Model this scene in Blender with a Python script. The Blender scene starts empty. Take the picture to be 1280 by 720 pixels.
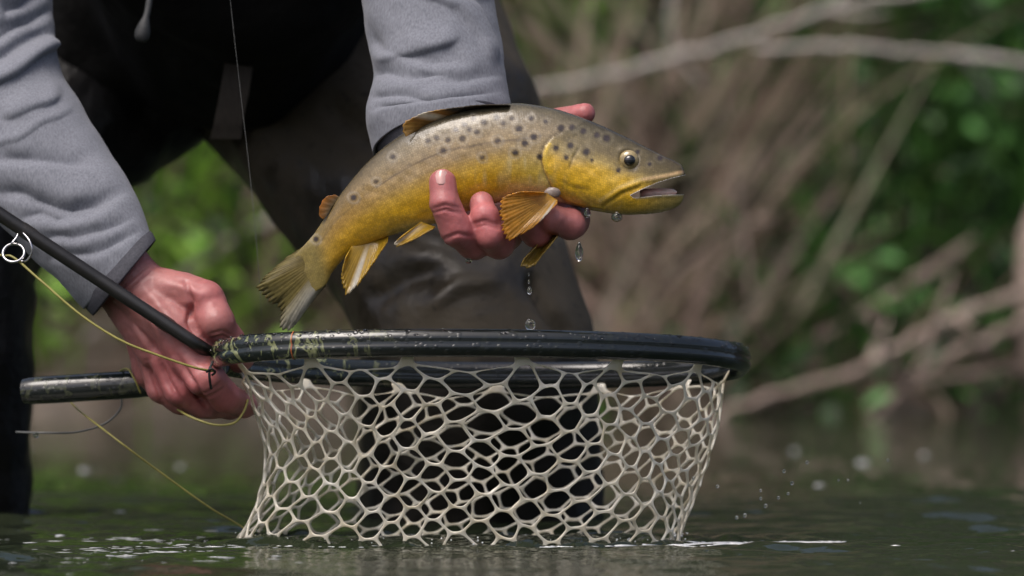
import bpy, bmesh, math, random
import numpy as np
from mathutils import Vector, Matrix
random.seed(4); RNG = np.random.default_rng(7)
sc = bpy.context.scene
COL = sc.collection

# ------------------------------------------------------------------ camera, sky, sun, exposure
F = 1280 * 200 / 36.0          # focal length in photograph pixels (200 mm lens)
D0 = 3.6                       # metres from lens to the fish
HC = 0.1645                    # lens height over the water
cam_d = bpy.data.cameras.new('camera'); cam = bpy.data.objects.new('camera', cam_d); COL.objects.link(cam)
cam.location = (0, -D0, HC); cam.rotation_euler = (math.radians(90), 0, 0)
cam_d.lens = 200; cam_d.sensor_width = 36; cam_d.clip_start = 0.05; cam_d.clip_end = 200
cam_d.dof.use_dof = True; cam_d.dof.focus_distance = D0 - 0.01; cam_d.dof.aperture_fstop = 7.1
sc.camera = cam
w = bpy.data.worlds.new('World'); sc.world = w; w.use_nodes = True
nt = w.node_tree; sky = nt.nodes.new('ShaderNodeTexSky'); sky.sky_type = 'NISHITA'; sky.sun_disc = False
SUN_EL, SUN_AZ = math.radians(60), math.radians(218)     # azimuth clockwise from +y: behind the lens, a little left
sky.sun_elevation = SUN_EL; sky.sun_rotation = SUN_AZ; sky.dust_density = 6.0; sky.air_density = 0.6; sky.ozone_density = 0.6
bg = nt.nodes['Background']; bg.inputs[1].default_value = 0.15
nt.links.new(sky.outputs[0], bg.inputs[0])
sun_d = bpy.data.lights.new('sun', 'SUN'); sun_d.energy = 1.3; sun_d.angle = math.radians(35); sun_d.color = (1, 0.985, 0.965)
sun = bpy.data.objects.new('sun', sun_d); COL.objects.link(sun); sun.location = (-2, -4, 6)
sdir = Vector((math.sin(SUN_AZ) * math.cos(SUN_EL), math.cos(SUN_AZ) * math.cos(SUN_EL), math.sin(SUN_EL)))
sun.rotation_euler = (-sdir).to_track_quat('-Z', 'Y').to_euler()
sc.view_settings.view_transform = 'Standard'; sc.view_settings.look = 'None'; sc.view_settings.gamma = 1
sc.view_settings.exposure = 0.24
sc.render.engine = 'CYCLES'
cy = sc.cycles
cy.use_denoising = True; cy.denoiser = 'OPENIMAGEDENOISE'; cy.max_bounces = 8; cy.transparent_max_bounces = 12
cy.caustics_reflective = False; cy.caustics_refractive = False; cy.sample_clamp_indirect = 6

# ------------------------------------------------------------------ helpers
def W(px, py, y=0.0):
    """A photograph pixel at depth y (metres behind the fish) as a world point."""
    d = D0 + y
    return np.array([(px - 640) / F * d, y, HC + (360 - py) / F * d])
def PX(y=0.0): return (D0 + y) / F            # one pixel in metres at that depth

def crom(pts, n):
    """Catmull-Rom resampling of control rows to n rows, even in control index."""
    p = np.asarray(pts, float); k = len(p)
    q = np.vstack([2 * p[0] - p[1], p, 2 * p[-1] - p[-2]])
    out = []
    for t in np.linspace(0, k - 1, n):
        i = min(int(t), k - 2); f = t - i
        a, b, c, d = q[i], q[i + 1], q[i + 2], q[i + 3]
        out.append(0.5 * (2 * b + (c - a) * f + (2 * a - 5 * b + 4 * c - d) * f * f + (3 * b - a - 3 * c + d) * f ** 3))
    return np.array(out)
def arc_resample(p, n):
    p = np.asarray(p, float); s = np.r_[0, np.cumsum(np.linalg.norm(np.diff(p, axis=0), axis=1))]
    t = np.linspace(0, s[-1], n)
    return np.stack([np.interp(t, s, p[:, i]) for i in range(p.shape[1])], 1)
def smooth(a, b, x):
    t = np.clip((np.asarray(x, float) - a) / (b - a), 0, 1); return t * t * (3 - 2 * t)
def poly_dist(P, line):
    """Distance of points (n,2) to a polyline and the signed side (+ left of travel)."""
    P = np.asarray(P, float); best = np.full(len(P), 1e9); side = np.zeros(len(P)); par = np.zeros(len(P))
    L = np.asarray(line, float)
    for i in range(len(L) - 1):
        a, b = L[i], L[i + 1]; ab = b - a
        raw = ((P - a) @ ab) / (ab @ ab); t = np.clip(raw, 0, 1)
        q = a + t[:, None] * ab; d = np.linalg.norm(P - q, axis=1)
        s = np.sign(ab[0] * (P[:, 1] - a[1]) - ab[1] * (P[:, 0] - a[0]))
        m = d < best; best[m] = d[m]; side[m] = s[m]; par[m] = (i + t[m]) / (len(L) - 1)
    return best, side, par
def vnoise(P, scale, seed=0):
    """Smooth value noise on (n,3) points, about -1..1."""
    r = np.random.default_rng(seed); tab = r.uniform(-1, 1, 4096)
    q = np.asarray(P, float) * scale; i = np.floor(q).astype(int); f = q - i; f = f * f * (3 - 2 * f)
    res = np.zeros(len(q))
    for dx in (0, 1):
        for dy in (0, 1):
            for dz in (0, 1):
                h = ((i[:, 0] + dx) * 73856093 ^ (i[:, 1] + dy) * 19349663 ^ (i[:, 2] + dz) * 83492791) & 4095
                wgt = (f[:, 0] if dx else 1 - f[:, 0]) * (f[:, 1] if dy else 1 - f[:, 1]) * (f[:, 2] if dz else 1 - f[:, 2])
                res += wgt * tab[h]
    return res

def tag(o, label=None, cat=None, group=None, kind=None):
    if label: o['label'] = label
    if cat: o['category'] = cat
    if group: o['group'] = group
    if kind: o['kind'] = kind
    return o
def mesh_obj(name, v, f, mat, parent=None, smooth_shade=True, col=None, sharp=None):
    me = bpy.data.meshes.new(name); me.from_pydata([tuple(map(float, p)) for p in v], [], [tuple(map(int, q)) for q in f])
    if col is not None:
        ca = me.color_attributes.new('Col', 'FLOAT_COLOR', 'POINT')
        c = np.ones((len(v), 4), np.float32); c[:, :3] = col; ca.data.foreach_set('color', c.ravel())
    return link_mesh(name, me, mat, parent, smooth_shade, sharp)
def link_mesh(name, me, mat, parent=None, smooth_shade=True, sharp=None):
    me.name = name
    o = bpy.data.objects.new(name, me); COL.objects.link(o)
    if mat is not None:
        me.materials.clear(); me.materials.append(mat)
    if smooth_shade: me.polygons.foreach_set('use_smooth', [True] * len(me.polygons))
    if sharp: me.set_sharp_from_angle(angle=math.radians(sharp))
    if parent is not None: o.parent = parent
    return o
def empty(name, loc=(0, 0, 0)):
    o = bpy.data.objects.new(name, None); COL.objects.link(o); o.location = loc; o.empty_display_size = 0.02
    return o
def evaluated(me, mods):
    """Mesh data with a list of (type, settings) modifiers applied."""
    o = bpy.data.objects.new('tmp', me); COL.objects.link(o)
    for t, kw in mods:
        m = o.modifiers.new(t, t)
        for k, val in kw.items(): setattr(m, k, val)
    dg = bpy.context.evaluated_depsgraph_get(); dg.update()
    r = bpy.data.meshes.new_from_object(o.evaluated_get(dg))
    bpy.data.objects.remove(o); return r
def mverts(me):
    a = np.empty(len(me.vertices) * 3, np.float32); me.vertices.foreach_get('co', a); return a.reshape(-1, 3).astype(float)
def mnormals(me):
    a = np.empty(len(me.vertices) * 3, np.float32); me.vertices.foreach_get('normal', a); return a.reshape(-1, 3).astype(float)
def set_verts(me, v): me.vertices.foreach_set('co', np.asarray(v, np.float32).ravel()); me.update()
def set_col(me, c):
    ca = me.color_attributes.new('Col', 'FLOAT_COLOR', 'POINT')
    a = np.ones((len(me.vertices), 4), np.float32); a[:, :3] = c; ca.data.foreach_set('color', a.ravel())

def tube(pts, rad, seg=10, caps=True, v0=0):
    """Swept tube through points with a radius (or list); returns verts, faces."""
    p = np.asarray(pts, float); n = len(p); r = np.broadcast_to(np.asarray(rad, float), (n,))
    tan = np.gradient(p, axis=0); tan /= np.linalg.norm(tan, axis=1)[:, None] + 1e-12
    up = np.array([0, 0, 1.0]) if abs(tan[0][2]) < 0.9 else np.array([0, 1.0, 0])
    a = np.cross(tan[0], up); a /= np.linalg.norm(a); V = []; Fc = []
    for i in range(n):
        a = a - tan[i] * (a @ tan[i]); a /= np.linalg.norm(a); b = np.cross(tan[i], a)
        for k in range(seg):
            th = 2 * math.pi * k / seg; V.append(p[i] + r[i] * (math.cos(th) * a + math.sin(th) * b))
    for i in range(n - 1):
        for k in range(seg):
            k2 = (k + 1) % seg
            Fc.append((v0 + i * seg + k, v0 + i * seg + k2, v0 + (i + 1) * seg + k2, v0 + (i + 1) * seg + k))
    if caps:
        Fc.append(tuple(v0 + k for k in range(seg))[::-1]); Fc.append(tuple(v0 + (n - 1) * seg + k for k in range(seg)))
    return V, Fc
class MB:
    def __init__(s): s.v = []; s.f = []; s.c = []
    def add(s, vf, col=None):
        v, f = vf; o = len(s.v); s.v += list(v); s.f += [tuple(i + o for i in q) for q in f]
        if col is not None: s.c += [col] * len(v)
    def build(s, name, mat, parent=None, **k):
        return mesh_obj(name, s.v, s.f, mat, parent, col=np.array(s.c) if s.c else None, **k)
def ico(c, r, sub=2, scale=(1, 1, 1)):
    bm = bmesh.new(); bmesh.ops.create_icosphere(bm, subdivisions=sub, radius=1)
    v = [np.array(c) + np.array(q.co) * r * np.array(scale) for q in bm.verts]
    f = [tuple(x.index for x in q.verts) for q in bm.faces]; bm.free(); return v, f
def capsules(chains, seg=20):
    """chains: lists of (point, radius); each link becomes a closed tapered capsule."""
    V, Fc = [], []
    for ch in chains:
        for (p0, r0), (p1, r1) in zip(ch[:-1], ch[1:]):
            p0, p1 = np.array(p0), np.array(p1); ax = p1 - p0; L = np.linalg.norm(ax); ax = ax / (L + 1e-9)
            rows = [(p0 - ax * r0 * math.cos(t), r0 * math.sin(t)) for t in np.linspace(0.12, math.pi / 2, 6)]
            rows += [(p1 + ax * r1 * math.sin(t), r1 * math.cos(t)) for t in np.linspace(0, math.pi / 2 - 0.12, 6)]
            up = np.array([0, 0, 1.0]) if abs(ax[2]) < 0.9 else np.array([1.0, 0, 0])
            a = np.cross(ax, up); a /= np.linalg.norm(a); b = np.cross(ax, a); o = len(V)
            for c, r in rows:
                for k in range(seg):
                    th = 2 * math.pi * k / seg; V.append(c + r * (math.cos(th) * a + math.sin(th) * b))
            m = len(rows)
            for i in range(m - 1):
                for k in range(seg):
                    k2 = (k + 1) % seg
                    Fc.append((o + i * seg + k, o + i * seg + k2, o + (i + 1) * seg + k2, o + (i + 1) * seg + k))
            Fc.append(tuple(o + k for k in range(seg))[::-1]); Fc.append(tuple(o + (m - 1) * seg + k for k in range(seg)))
    return V, Fc
def organic(chains, voxel, iters):
    V, Fc = capsules(chains); me = bpy.data.meshes.new('org'); me.from_pydata([tuple(q) for q in V], [], Fc)
    return evaluated(me, [('REMESH', dict(mode='VOXEL', voxel_size=voxel, adaptivity=0)),
                          ('SMOOTH', dict(factor=0.5, iterations=iters))])

# ------------------------------------------------------------------ materials
class NT:
    def __init__(s, name):
        s.m = bpy.data.materials.new(name); s.m.use_nodes = True; s.t = s.m.node_tree; s.b = s.t.nodes['Principled BSDF']
    def n(s, typ, **kw):
        nd = s.t.nodes.new(typ)
        for k, v in kw.items():
            if k.startswith('i_'): nd.inputs[k[2:].replace('_', ' ')].default_value = v
            else: setattr(nd, k, v)
        return nd
    def l(s, a, b): s.t.links.new(a, b)
    def coord(s, scale=(1, 1, 1)):
        c = s.n('ShaderNodeTexCoord'); m = s.n('ShaderNodeMapping'); m.inputs['Scale'].default_value = scale
        s.l(c.outputs['Object'], m.inputs[0]); return m.outputs[0]
    def noise(s, scale, detail=4, vec=None, rough=0.6, dist=0):
        x = s.n('ShaderNodeTexNoise'); x.inputs['Scale'].default_value = scale; x.inputs['Detail'].default_value = detail
        x.inputs['Roughness'].default_value = rough; x.inputs['Distortion'].default_value = dist
        s.l(vec if vec is not None else s.coord(), x.inputs['Vector']); return x.outputs['Fac']
    def ramp(s, fac, stops):
        r = s.n('ShaderNodeValToRGB'); e = r.color_ramp.elements
        while len(e) > 1: e.remove(e[-1])
        e[0].position = stops[0][0]; e[0].color = (*stops[0][1], 1)
        for p, c in stops[1:]: q = e.new(p); q.color = (*c, 1)
        s.l(fac, r.inputs[0]); return r.outputs[0]
    def mul(s, a, b, fac=1.0, mode='MULTIPLY'):
        m = s.n('ShaderNodeMix', data_type='RGBA', blend_type=mode); m.inputs[0].default_value = fac
        for sock, x in ((m.inputs[6], a), (m.inputs[7], b)):
            if isinstance(x, tuple): sock.default_value = (*x, 1)
            else: s.l(x, sock)
        return m.outputs[2]
    def bump(s, h, strength, dist, prev=None):
        b = s.n('ShaderNodeBump'); b.inputs['Strength'].default_value = strength; b.inputs['Distance'].default_value = dist
        s.l(h, b.inputs['Height'])
        if prev is not None: s.l(prev, b.inputs['Normal'])
        return b.outputs['Normal']
    def set(s, col=None, rough=None, normal=None, **kw):
        if col is not None:
            if isinstance(col, tuple): s.b.inputs['Base Color'].default_value = (*col, 1)
            else: s.l(col, s.b.inputs['Base Color'])
        if rough is not None:
            if isinstance(rough, (int, float)): s.b.inputs['Roughness'].default_value = rough
            else: s.l(rough, s.b.inputs['Roughness'])
        if normal is not None: s.l(normal, s.b.inputs['Normal'])
        for k, v in kw.items(): s.b.inputs[k.replace('_', ' ')].default_value = v
        return s.m
    def attr(s):
        a = s.n('ShaderNodeVertexColor'); a.layer_name = 'Col'; return a.outputs[0]
    def grey(s, fac, lo, hi): return s.ramp(fac, [(0.25, (lo,) * 3), (0.75, (hi,) * 3)])
    def translucent(s, colsock, amount):
        """Mix a translucent lobe behind the principled surface (thin leaves, fins, rubber)."""
        tr = s.n('ShaderNodeBsdfTranslucent'); s.l(colsock, tr.inputs[0])
        mx = s.n('ShaderNodeMixShader'); mx.inputs[0].default_value = amount
        out = s.t.nodes['Material Output']; s.l(s.b.outputs[0], mx.inputs[1]); s.l(tr.outputs[0], mx.inputs[2]); s.l(mx.outputs[0], out.inputs[0])

M = {}
def mats():
    # trout skin: pigment from the mesh colours, scales as fine relief, wet gloss
    t = NT('trout_skin'); a = t.attr()
    fu = t.n('ShaderNodeAttribute'); fu.attribute_name = 'fishuv'
    v2 = t.n('ShaderNodeTexVoronoi', feature='DISTANCE_TO_EDGE'); v2.inputs['Scale'].default_value = 0.36; v2.inputs['Randomness'].default_value = 0.45; t.l(fu.outputs['Vector'], v2.inputs['Vector'])
    v1 = t.n('ShaderNodeTexVoronoi'); v1.inputs['Scale'].default_value = 0.36; v1.inputs['Randomness'].default_value = 0.45; t.l(fu.outputs['Vector'], v1.inputs['Vector'])
    sc_tint = t.ramp(v2.outputs['Distance'], [(0.0, (0.62, 0.60, 0.56)), (0.25, (1.10, 1.09, 1.06))])
    gain = t.n('ShaderNodeMix', data_type='RGBA', blend_type='MULTIPLY'); gain.inputs[0].default_value = 1; gain.inputs[7].default_value = (1.18, 1.16, 1.12, 1); t.l(a, gain.inputs[6])
    c = t.mul(gain.outputs[2], sc_tint, 0.45); c = t.mul(c, t.grey(v1.outputs['Color'], 0.90, 1.10))
    c = t.mul(c, t.grey(t.noise(90, 4), 0.86, 1.12))
    c = t.mul(c, t.grey(t.noise(420, 3), 0.93, 1.06))
    nrm = t.bump(v2.outputs['Distance'], 0.28, 0.0006)
    nrm = t.bump(t.noise(160, 3), 0.12, 0.001, nrm)
    M['skin_fish'] = t.set(c, t.ramp(t.noise(130, 3), [(0.3, (0.15,) * 3), (0.75, (0.30,) * 3)]), nrm, Specular_IOR_Level=0.42, Coat_Weight=0.4, Coat_Roughness=0.06)
    t = NT('mouth_lining'); M['mouth'] = t.set(t.ramp(t.noise(200, 3), [(0.3, (0.52, 0.20, 0.17)), (0.7, (0.64, 0.34, 0.29))]), 0.2, t.bump(t.noise(400, 3), 0.3, 0.001))
    t = NT('tongue_flesh'); M['tongue'] = t.set(t.ramp(t.noise(250, 3), [(0.35, (0.45, 0.40, 0.34)), (0.7, (0.6, 0.52, 0.46))]), 0.2)
    t = NT('fin_flesh'); M['finbase'] = t.set(t.ramp(t.noise(250, 3), [(0.35, (0.17, 0.13, 0.11)), (0.7, (0.27, 0.22, 0.19))]), 0.3)
    t = NT('fin_membrane'); a = t.attr(); c = t.mul(a, t.grey(t.noise(300, 4), 0.8, 1.15))
    t.set(c, 0.22, t.bump(t.noise(500, 2), 0.2, 0.0006), Coat_Weight=0.4); t.translucent(c, 0.45); M['fin'] = t.m
    t = NT('iris_gold'); M['iris'] = t.set(t.ramp(t.noise(500, 4), [(0.3, (0.22, 0.155, 0.06)), (0.7, (0.42, 0.33, 0.16))]), 0.15, Coat_Weight=1.0, Coat_Roughness=0.02)
    t = NT('pupil_black'); M['pupil'] = t.set((0.004, 0.004, 0.005), 0.04, Coat_Weight=1.0, Coat_Roughness=0.01)
    # human skin
    t = NT('human_skin'); a = t.attr(); c = t.mul(a, t.ramp(t.noise(45, 5), [(0.3, (0.86, 0.80, 0.80)), (0.7, (1.08, 1.05, 1.04))]))
    c = t.mul(c, t.ramp(t.noise(260, 3), [(0.3, (0.9, 0.86, 0.85)), (0.7, (1.05, 1.03, 1.03))]))
    wv = t.n('ShaderNodeTexVoronoi', feature='DISTANCE_TO_EDGE'); wv.inputs['Scale'].default_value = 700; t.l(t.coord(), wv.inputs['Vector'])
    nrm = t.bump(wv.outputs['Distance'], 0.25, 0.0004); nrm = t.bump(t.noise(170, 4), 0.2, 0.0014, nrm)
    t.set(c, t.ramp(t.noise(120, 3), [(0.3, (0.34,) * 3), (0.7, (0.52,) * 3)]), nrm, Subsurface_Weight=0.2, Subsurface_Scale=0.004)
    t.b.inputs['Subsurface Radius'].default_value = (1.0, 0.35, 0.2); M['skin'] = t.m
    t = NT('finger_nail'); M['nail'] = t.set(t.ramp(t.noise(300, 2), [(0.3, (0.56, 0.30, 0.28)), (0.7, (0.62, 0.36, 0.33))]), 0.16, Coat_Weight=0.4)
    # heathered grey jersey
    t = NT('heather_grey_jersey'); n1 = t.noise(900, 2, t.coord((1, 1, 0.35))); n2 = t.noise(300, 3, t.coord((0.5, 1, 1)))
    c = t.ramp(n1, [(0.25, (0.128, 0.136, 0.162)), (0.5, (0.178, 0.188, 0.220)), (0.8, (0.235, 0.246, 0.282))])
    c = t.mul(c, t.grey(n2, 0.96, 1.04)); c = t.mul(c, t.grey(t.noise(10, 3), 0.90, 1.06))
    nrm = t.bump(n1, 0.15, 0.0005); nrm = t.bump(n2, 0.08, 0.001, nrm)
    M['jersey'] = t.set(c, 0.92, nrm, Sheen_Weight=0.12, Sheen_Roughness=0.5)
    t = NT('charcoal_binding'); n1 = t.noise(700, 2)
    M['cuff'] = t.set(t.ramp(n1, [(0.3, (0.032, 0.033, 0.042)), (0.7, (0.06, 0.061, 0.076))]), 0.85, t.bump(n1, 0.4, 0.0006))
    # waders: brown-grey laminated cloth with wet blotches
    t = NT('wader_cloth'); big = t.noise(11, 5, dist=0.6); c = t.ramp(big, [(0.38, (0.022, 0.017, 0.010)), (0.52, (0.058, 0.046, 0.029)), (0.7, (0.074, 0.060, 0.039))])
    sx = t.n('ShaderNodeSeparateXYZ'); t.l(t.coord(), sx.inputs[0]); ad = t.n('ShaderNodeMath', operation='ADD'); t.l(sx.outputs[2], ad.inputs[0])
    ms = t.n('ShaderNodeMath', operation='MULTIPLY'); t.l(t.noise(16, 4), ms.inputs[0]); ms.inputs[1].default_value = 0.10; t.l(ms.outputs[0], ad.inputs[1])
    c = t.mul(c, t.ramp(ad.outputs[0], [(0.155, (0.16, 0.15, 0.14)), (0.175, (1, 1, 1))]))       # darker below a ragged level
    sp = t.ramp(t.noise(95, 2), [(0.30, (0.35, 0.35, 0.35)), (0.36, (1, 1, 1))]); c = t.mul(c, sp, 0.8)
    nrm = t.bump(t.noise(22, 4), 0.4, 0.01); nrm = t.bump(t.noise(900, 2), 0.25, 0.0006, nrm)
    M['wader'] = t.set(c, t.ramp(big, [(0.42, (0.35,) * 3), (0.52, (0.75,) * 3)]), nrm)
    t = NT('wet_black_wader'); M['wader_dark'] = t.set(t.ramp(t.noise(14, 4), [(0.3, (0.006, 0.006, 0.007)), (0.7, (0.014, 0.013, 0.013))]), 0.4, t.bump(t.noise(20, 4), 0.5, 0.012))
    t = NT('black_jacket'); M['jacket'] = t.set(t.ramp(t.noise(20, 4), [(0.3, (0.004, 0.004, 0.004)), (0.7, (0.009, 0.0085, 0.008))]), 0.8, t.bump(t.noise(24, 4), 0.5, 0.01), Specular_IOR_Level=0.15)
    t = NT('brown_webbing'); n1 = t.noise(500, 2, t.coord((1, 1, 0.2))); M['strap'] = t.set(t.ramp(n1, [(0.3, (0.024, 0.019, 0.014)), (0.7, (0.040, 0.032, 0.024))]), 0.8, t.bump(n1, 0.4, 0.001))
    t = NT('grey_cord'); M['cord'] = t.set(t.ramp(t.noise(400, 2), [(0.3, (0.03, 0.032, 0.034)), (0.7, (0.055, 0.058, 0.06))]), 0.6)
    # landing net
    t = NT('camo_lacquer'); st = t.noise(62, 3, t.coord((1.0, 1.0, 0.55)), dist=2.2)
    cc = t.ramp(st, [(0.0, (0.006, 0.009, 0.008)), (0.56, (0.008, 0.013, 0.011)), (0.60, (0.15, 0.17, 0.07)), (0.66, (0.26, 0.27, 0.14)), (0.70, (0.012, 0.02, 0.014))])
    mask = t.n('ShaderNodeSeparateXYZ'); co = t.n('ShaderNodeTexCoord'); t.l(co.outputs['Object'], mask.inputs[0])
    mr = t.n('ShaderNodeMapRange'); mr.inputs[1].default_value = -0.135; mr.inputs[2].default_value = -0.07; mr.inputs[3].default_value = 1; mr.inputs[4].default_value = 0.03
    t.l(mask.outputs[0], mr.inputs[0])
    m2 = t.n('ShaderNodeMapRange'); m2.inputs[1].default_value = -0.24; m2.inputs[2].default_value = -0.20; m2.inputs[3].default_value = 0.22; m2.inputs[4].default_value = 1; t.l(mask.outputs[0], m2.inputs[0])
    mm = t.n('ShaderNodeMath', operation='MULTIPLY'); t.l(mr.outputs[0], mm.inputs[0]); t.l(m2.outputs[0], mm.inputs[1])
    mx = t.n('ShaderNodeMix', data_type='RGBA'); t.l(mm.outputs[0], mx.inputs[0]); mx.inputs[6].default_value = (0.007, 0.010, 0.010, 1); t.l(cc, mx.inputs[7])
    drops = t.n('ShaderNodeTexVoronoi'); drops.inputs['Scale'].default_value = 210; t.l(t.coord(), drops.inputs['Vector'])
    dr = t.ramp(drops.outputs['Distance'], [(0.0, (1, 1, 1)), (0.28, (0.6,) * 3), (0.36, (0, 0, 0))])
    M['camo'] = t.set(mx.outputs[2], 0.2, t.bump(dr, 0.35, 0.0012), Coat_Weight=0.6, Coat_Roughness=0.1)
    t = NT('orange_thread'); M['orange'] = t.set(t.ramp(t.noise(800, 1), [(0.3, (0.28, 0.07, 0.02)), (0.7, (0.38, 0.11, 0.035))]), 0.4)
    t = NT('clear_rubber'); n1 = t.noise(60, 4); c = t.ramp(n1, [(0.3, (0.78, 0.71, 0.54)), (0.5, (0.88, 0.84, 0.72)), (0.7, (0.92, 0.90, 0.82))])
    t.set(c, 0.16, t.bump(t.noise(300, 3), 0.3, 0.0012), Coat_Weight=0.6, Coat_Roughness=0.05); t.translucent(c, 0.38); M['rubber'] = t.m
    # rod and lines
    t = NT('rod_black'); M['rod'] = t.set(t.ramp(t.noise(60, 3), [(0.3, (0.006, 0.006, 0.006)), (0.7, (0.014, 0.013, 0.012))]), 0.4, t.bump(t.noise(300, 2), 0.15, 0.0006), Coat_Weight=0.15)
    t = NT('rod_thread'); M['thread'] = t.set(t.ramp(t.noise(900, 1), [(0.3, (0.012, 0.011, 0.010)), (0.7, (0.03, 0.027, 0.024))]), 0.35)
    t = NT('guide_wire'); M['wire'] = t.set(t.ramp(t.noise(200, 2), [(0.3, (0.45, 0.45, 0.46)), (0.7, (0.6, 0.6, 0.62))]), 0.22, Metallic=1.0)
    t = NT('olive_line'); M['line'] = t.set(t.ramp(t.noise(200, 2), [(0.3, (0.22, 0.20, 0.045)), (0.7, (0.32, 0.29, 0.08))]), 0.4)
    t = NT('clear_leader'); M['leader'] = t.set(t.ramp(t.noise(50, 2), [(0.3, (0.12, 0.125, 0.12)), (0.7, (0.18, 0.185, 0.18))]), 0.25)
    t = NT('black_thread'); M['knot'] = t.set(t.ramp(t.noise(300, 2), [(0.3, (0.008,) * 3), (0.7, (0.016,) * 3)]), 0.6)
    # water
    t = NT('river_water'); nrm = t.bump(t.noise(26, 4, t.coord((0.55, 1.0, 1))), 0.22, 0.006); nrm = t.bump(t.noise(110, 3, t.coord((0.5, 1.0, 1))), 0.14, 0.0016, nrm)
    M['water'] = t.set(t.ramp(t.noise(2.0, 3), [(0.3, (0.014, 0.022, 0.011)), (0.7, (0.026, 0.032, 0.018))]), 0.03, nrm, IOR=1.333, Specular_IOR_Level=0.5)
    t = NT('droplet_water'); t.set((1, 1, 1), 0.0, IOR=1.333, Transmission_Weight=1.0); M['drop'] = t.m
    t = NT('foam_and_glints'); M['foam'] = t.set(t.ramp(t.noise(500, 2), [(0.3, (0.55, 0.57, 0.58)), (0.7, (0.8, 0.81, 0.82))]), 0.25, Coat_Weight=0.5)  # also colours the flecks that stand in for sky glints
    # bank
    t = NT('bank_mud'); c = t.ramp(t.noise(9, 6), [(0.3, (0.09, 0.07, 0.052)), (0.55, (0.17, 0.138, 0.108)), (0.75, (0.26, 0.215, 0.175))])
    sx = t.n('ShaderNodeSeparateXYZ'); t.l(t.coord(), sx.inputs[0]); ad = t.n('ShaderNodeMath', operation='ADD'); t.l(sx.outputs[2], ad.inputs[0])
    ms = t.n('ShaderNodeMath', operation='MULTIPLY'); t.l(t.noise(7, 4), ms.inputs[0]); ms.inputs[1].default_value = 0.16; t.l(ms.outputs[0], ad.inputs[1])
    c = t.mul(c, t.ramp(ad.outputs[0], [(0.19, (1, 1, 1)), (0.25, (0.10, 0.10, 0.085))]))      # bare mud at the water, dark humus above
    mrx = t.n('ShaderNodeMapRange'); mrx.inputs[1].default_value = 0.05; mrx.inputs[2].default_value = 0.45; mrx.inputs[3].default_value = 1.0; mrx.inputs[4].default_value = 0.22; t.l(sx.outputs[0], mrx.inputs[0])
    hv = t.n('ShaderNodeHueSaturation'); t.l(mrx.outputs[0], hv.inputs['Value']); t.l(c, hv.inputs['Color']); c = hv.outputs[0]      # soil darker to the right
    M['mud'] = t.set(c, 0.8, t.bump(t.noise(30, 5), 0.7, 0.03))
    t = NT('leaf_blade'); a = t.attr(); c = t.mul(a, t.grey(t.noise(60, 3), 0.75, 1.2)); t.set(c, 0.5); t.translucent(c, 0.35); M['leaf'] = t.m
    t = NT('dead_stalk'); a = t.attr(); c = t.mul(a, t.grey(t.noise(40, 4, t.coord((1, 1, 1))), 0.7, 1.2)); M['dead'] = t.set(c, 0.85, t.bump(t.noise(120, 3), 0.5, 0.003))
    t = NT('branch_bark'); n1 = t.noise(40, 5); M['bark'] = t.set(t.ramp(n1, [(0.3, (0.24, 0.21, 0.19)), (0.55, (0.42, 0.385, 0.35)), (0.75, (0.56, 0.52, 0.48))]), 0.85, t.bump(n1, 0.7, 0.004))
    t = NT('brown_bark'); n1 = t.noise(40, 5); M['bark_brown'] = t.set(t.ramp(n1, [(0.3, (0.15, 0.11, 0.09)), (0.55, (0.28, 0.215, 0.18)), (0.75, (0.38, 0.31, 0.27))]), 0.85, t.bump(n1, 0.7, 0.004))
mats()

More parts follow.
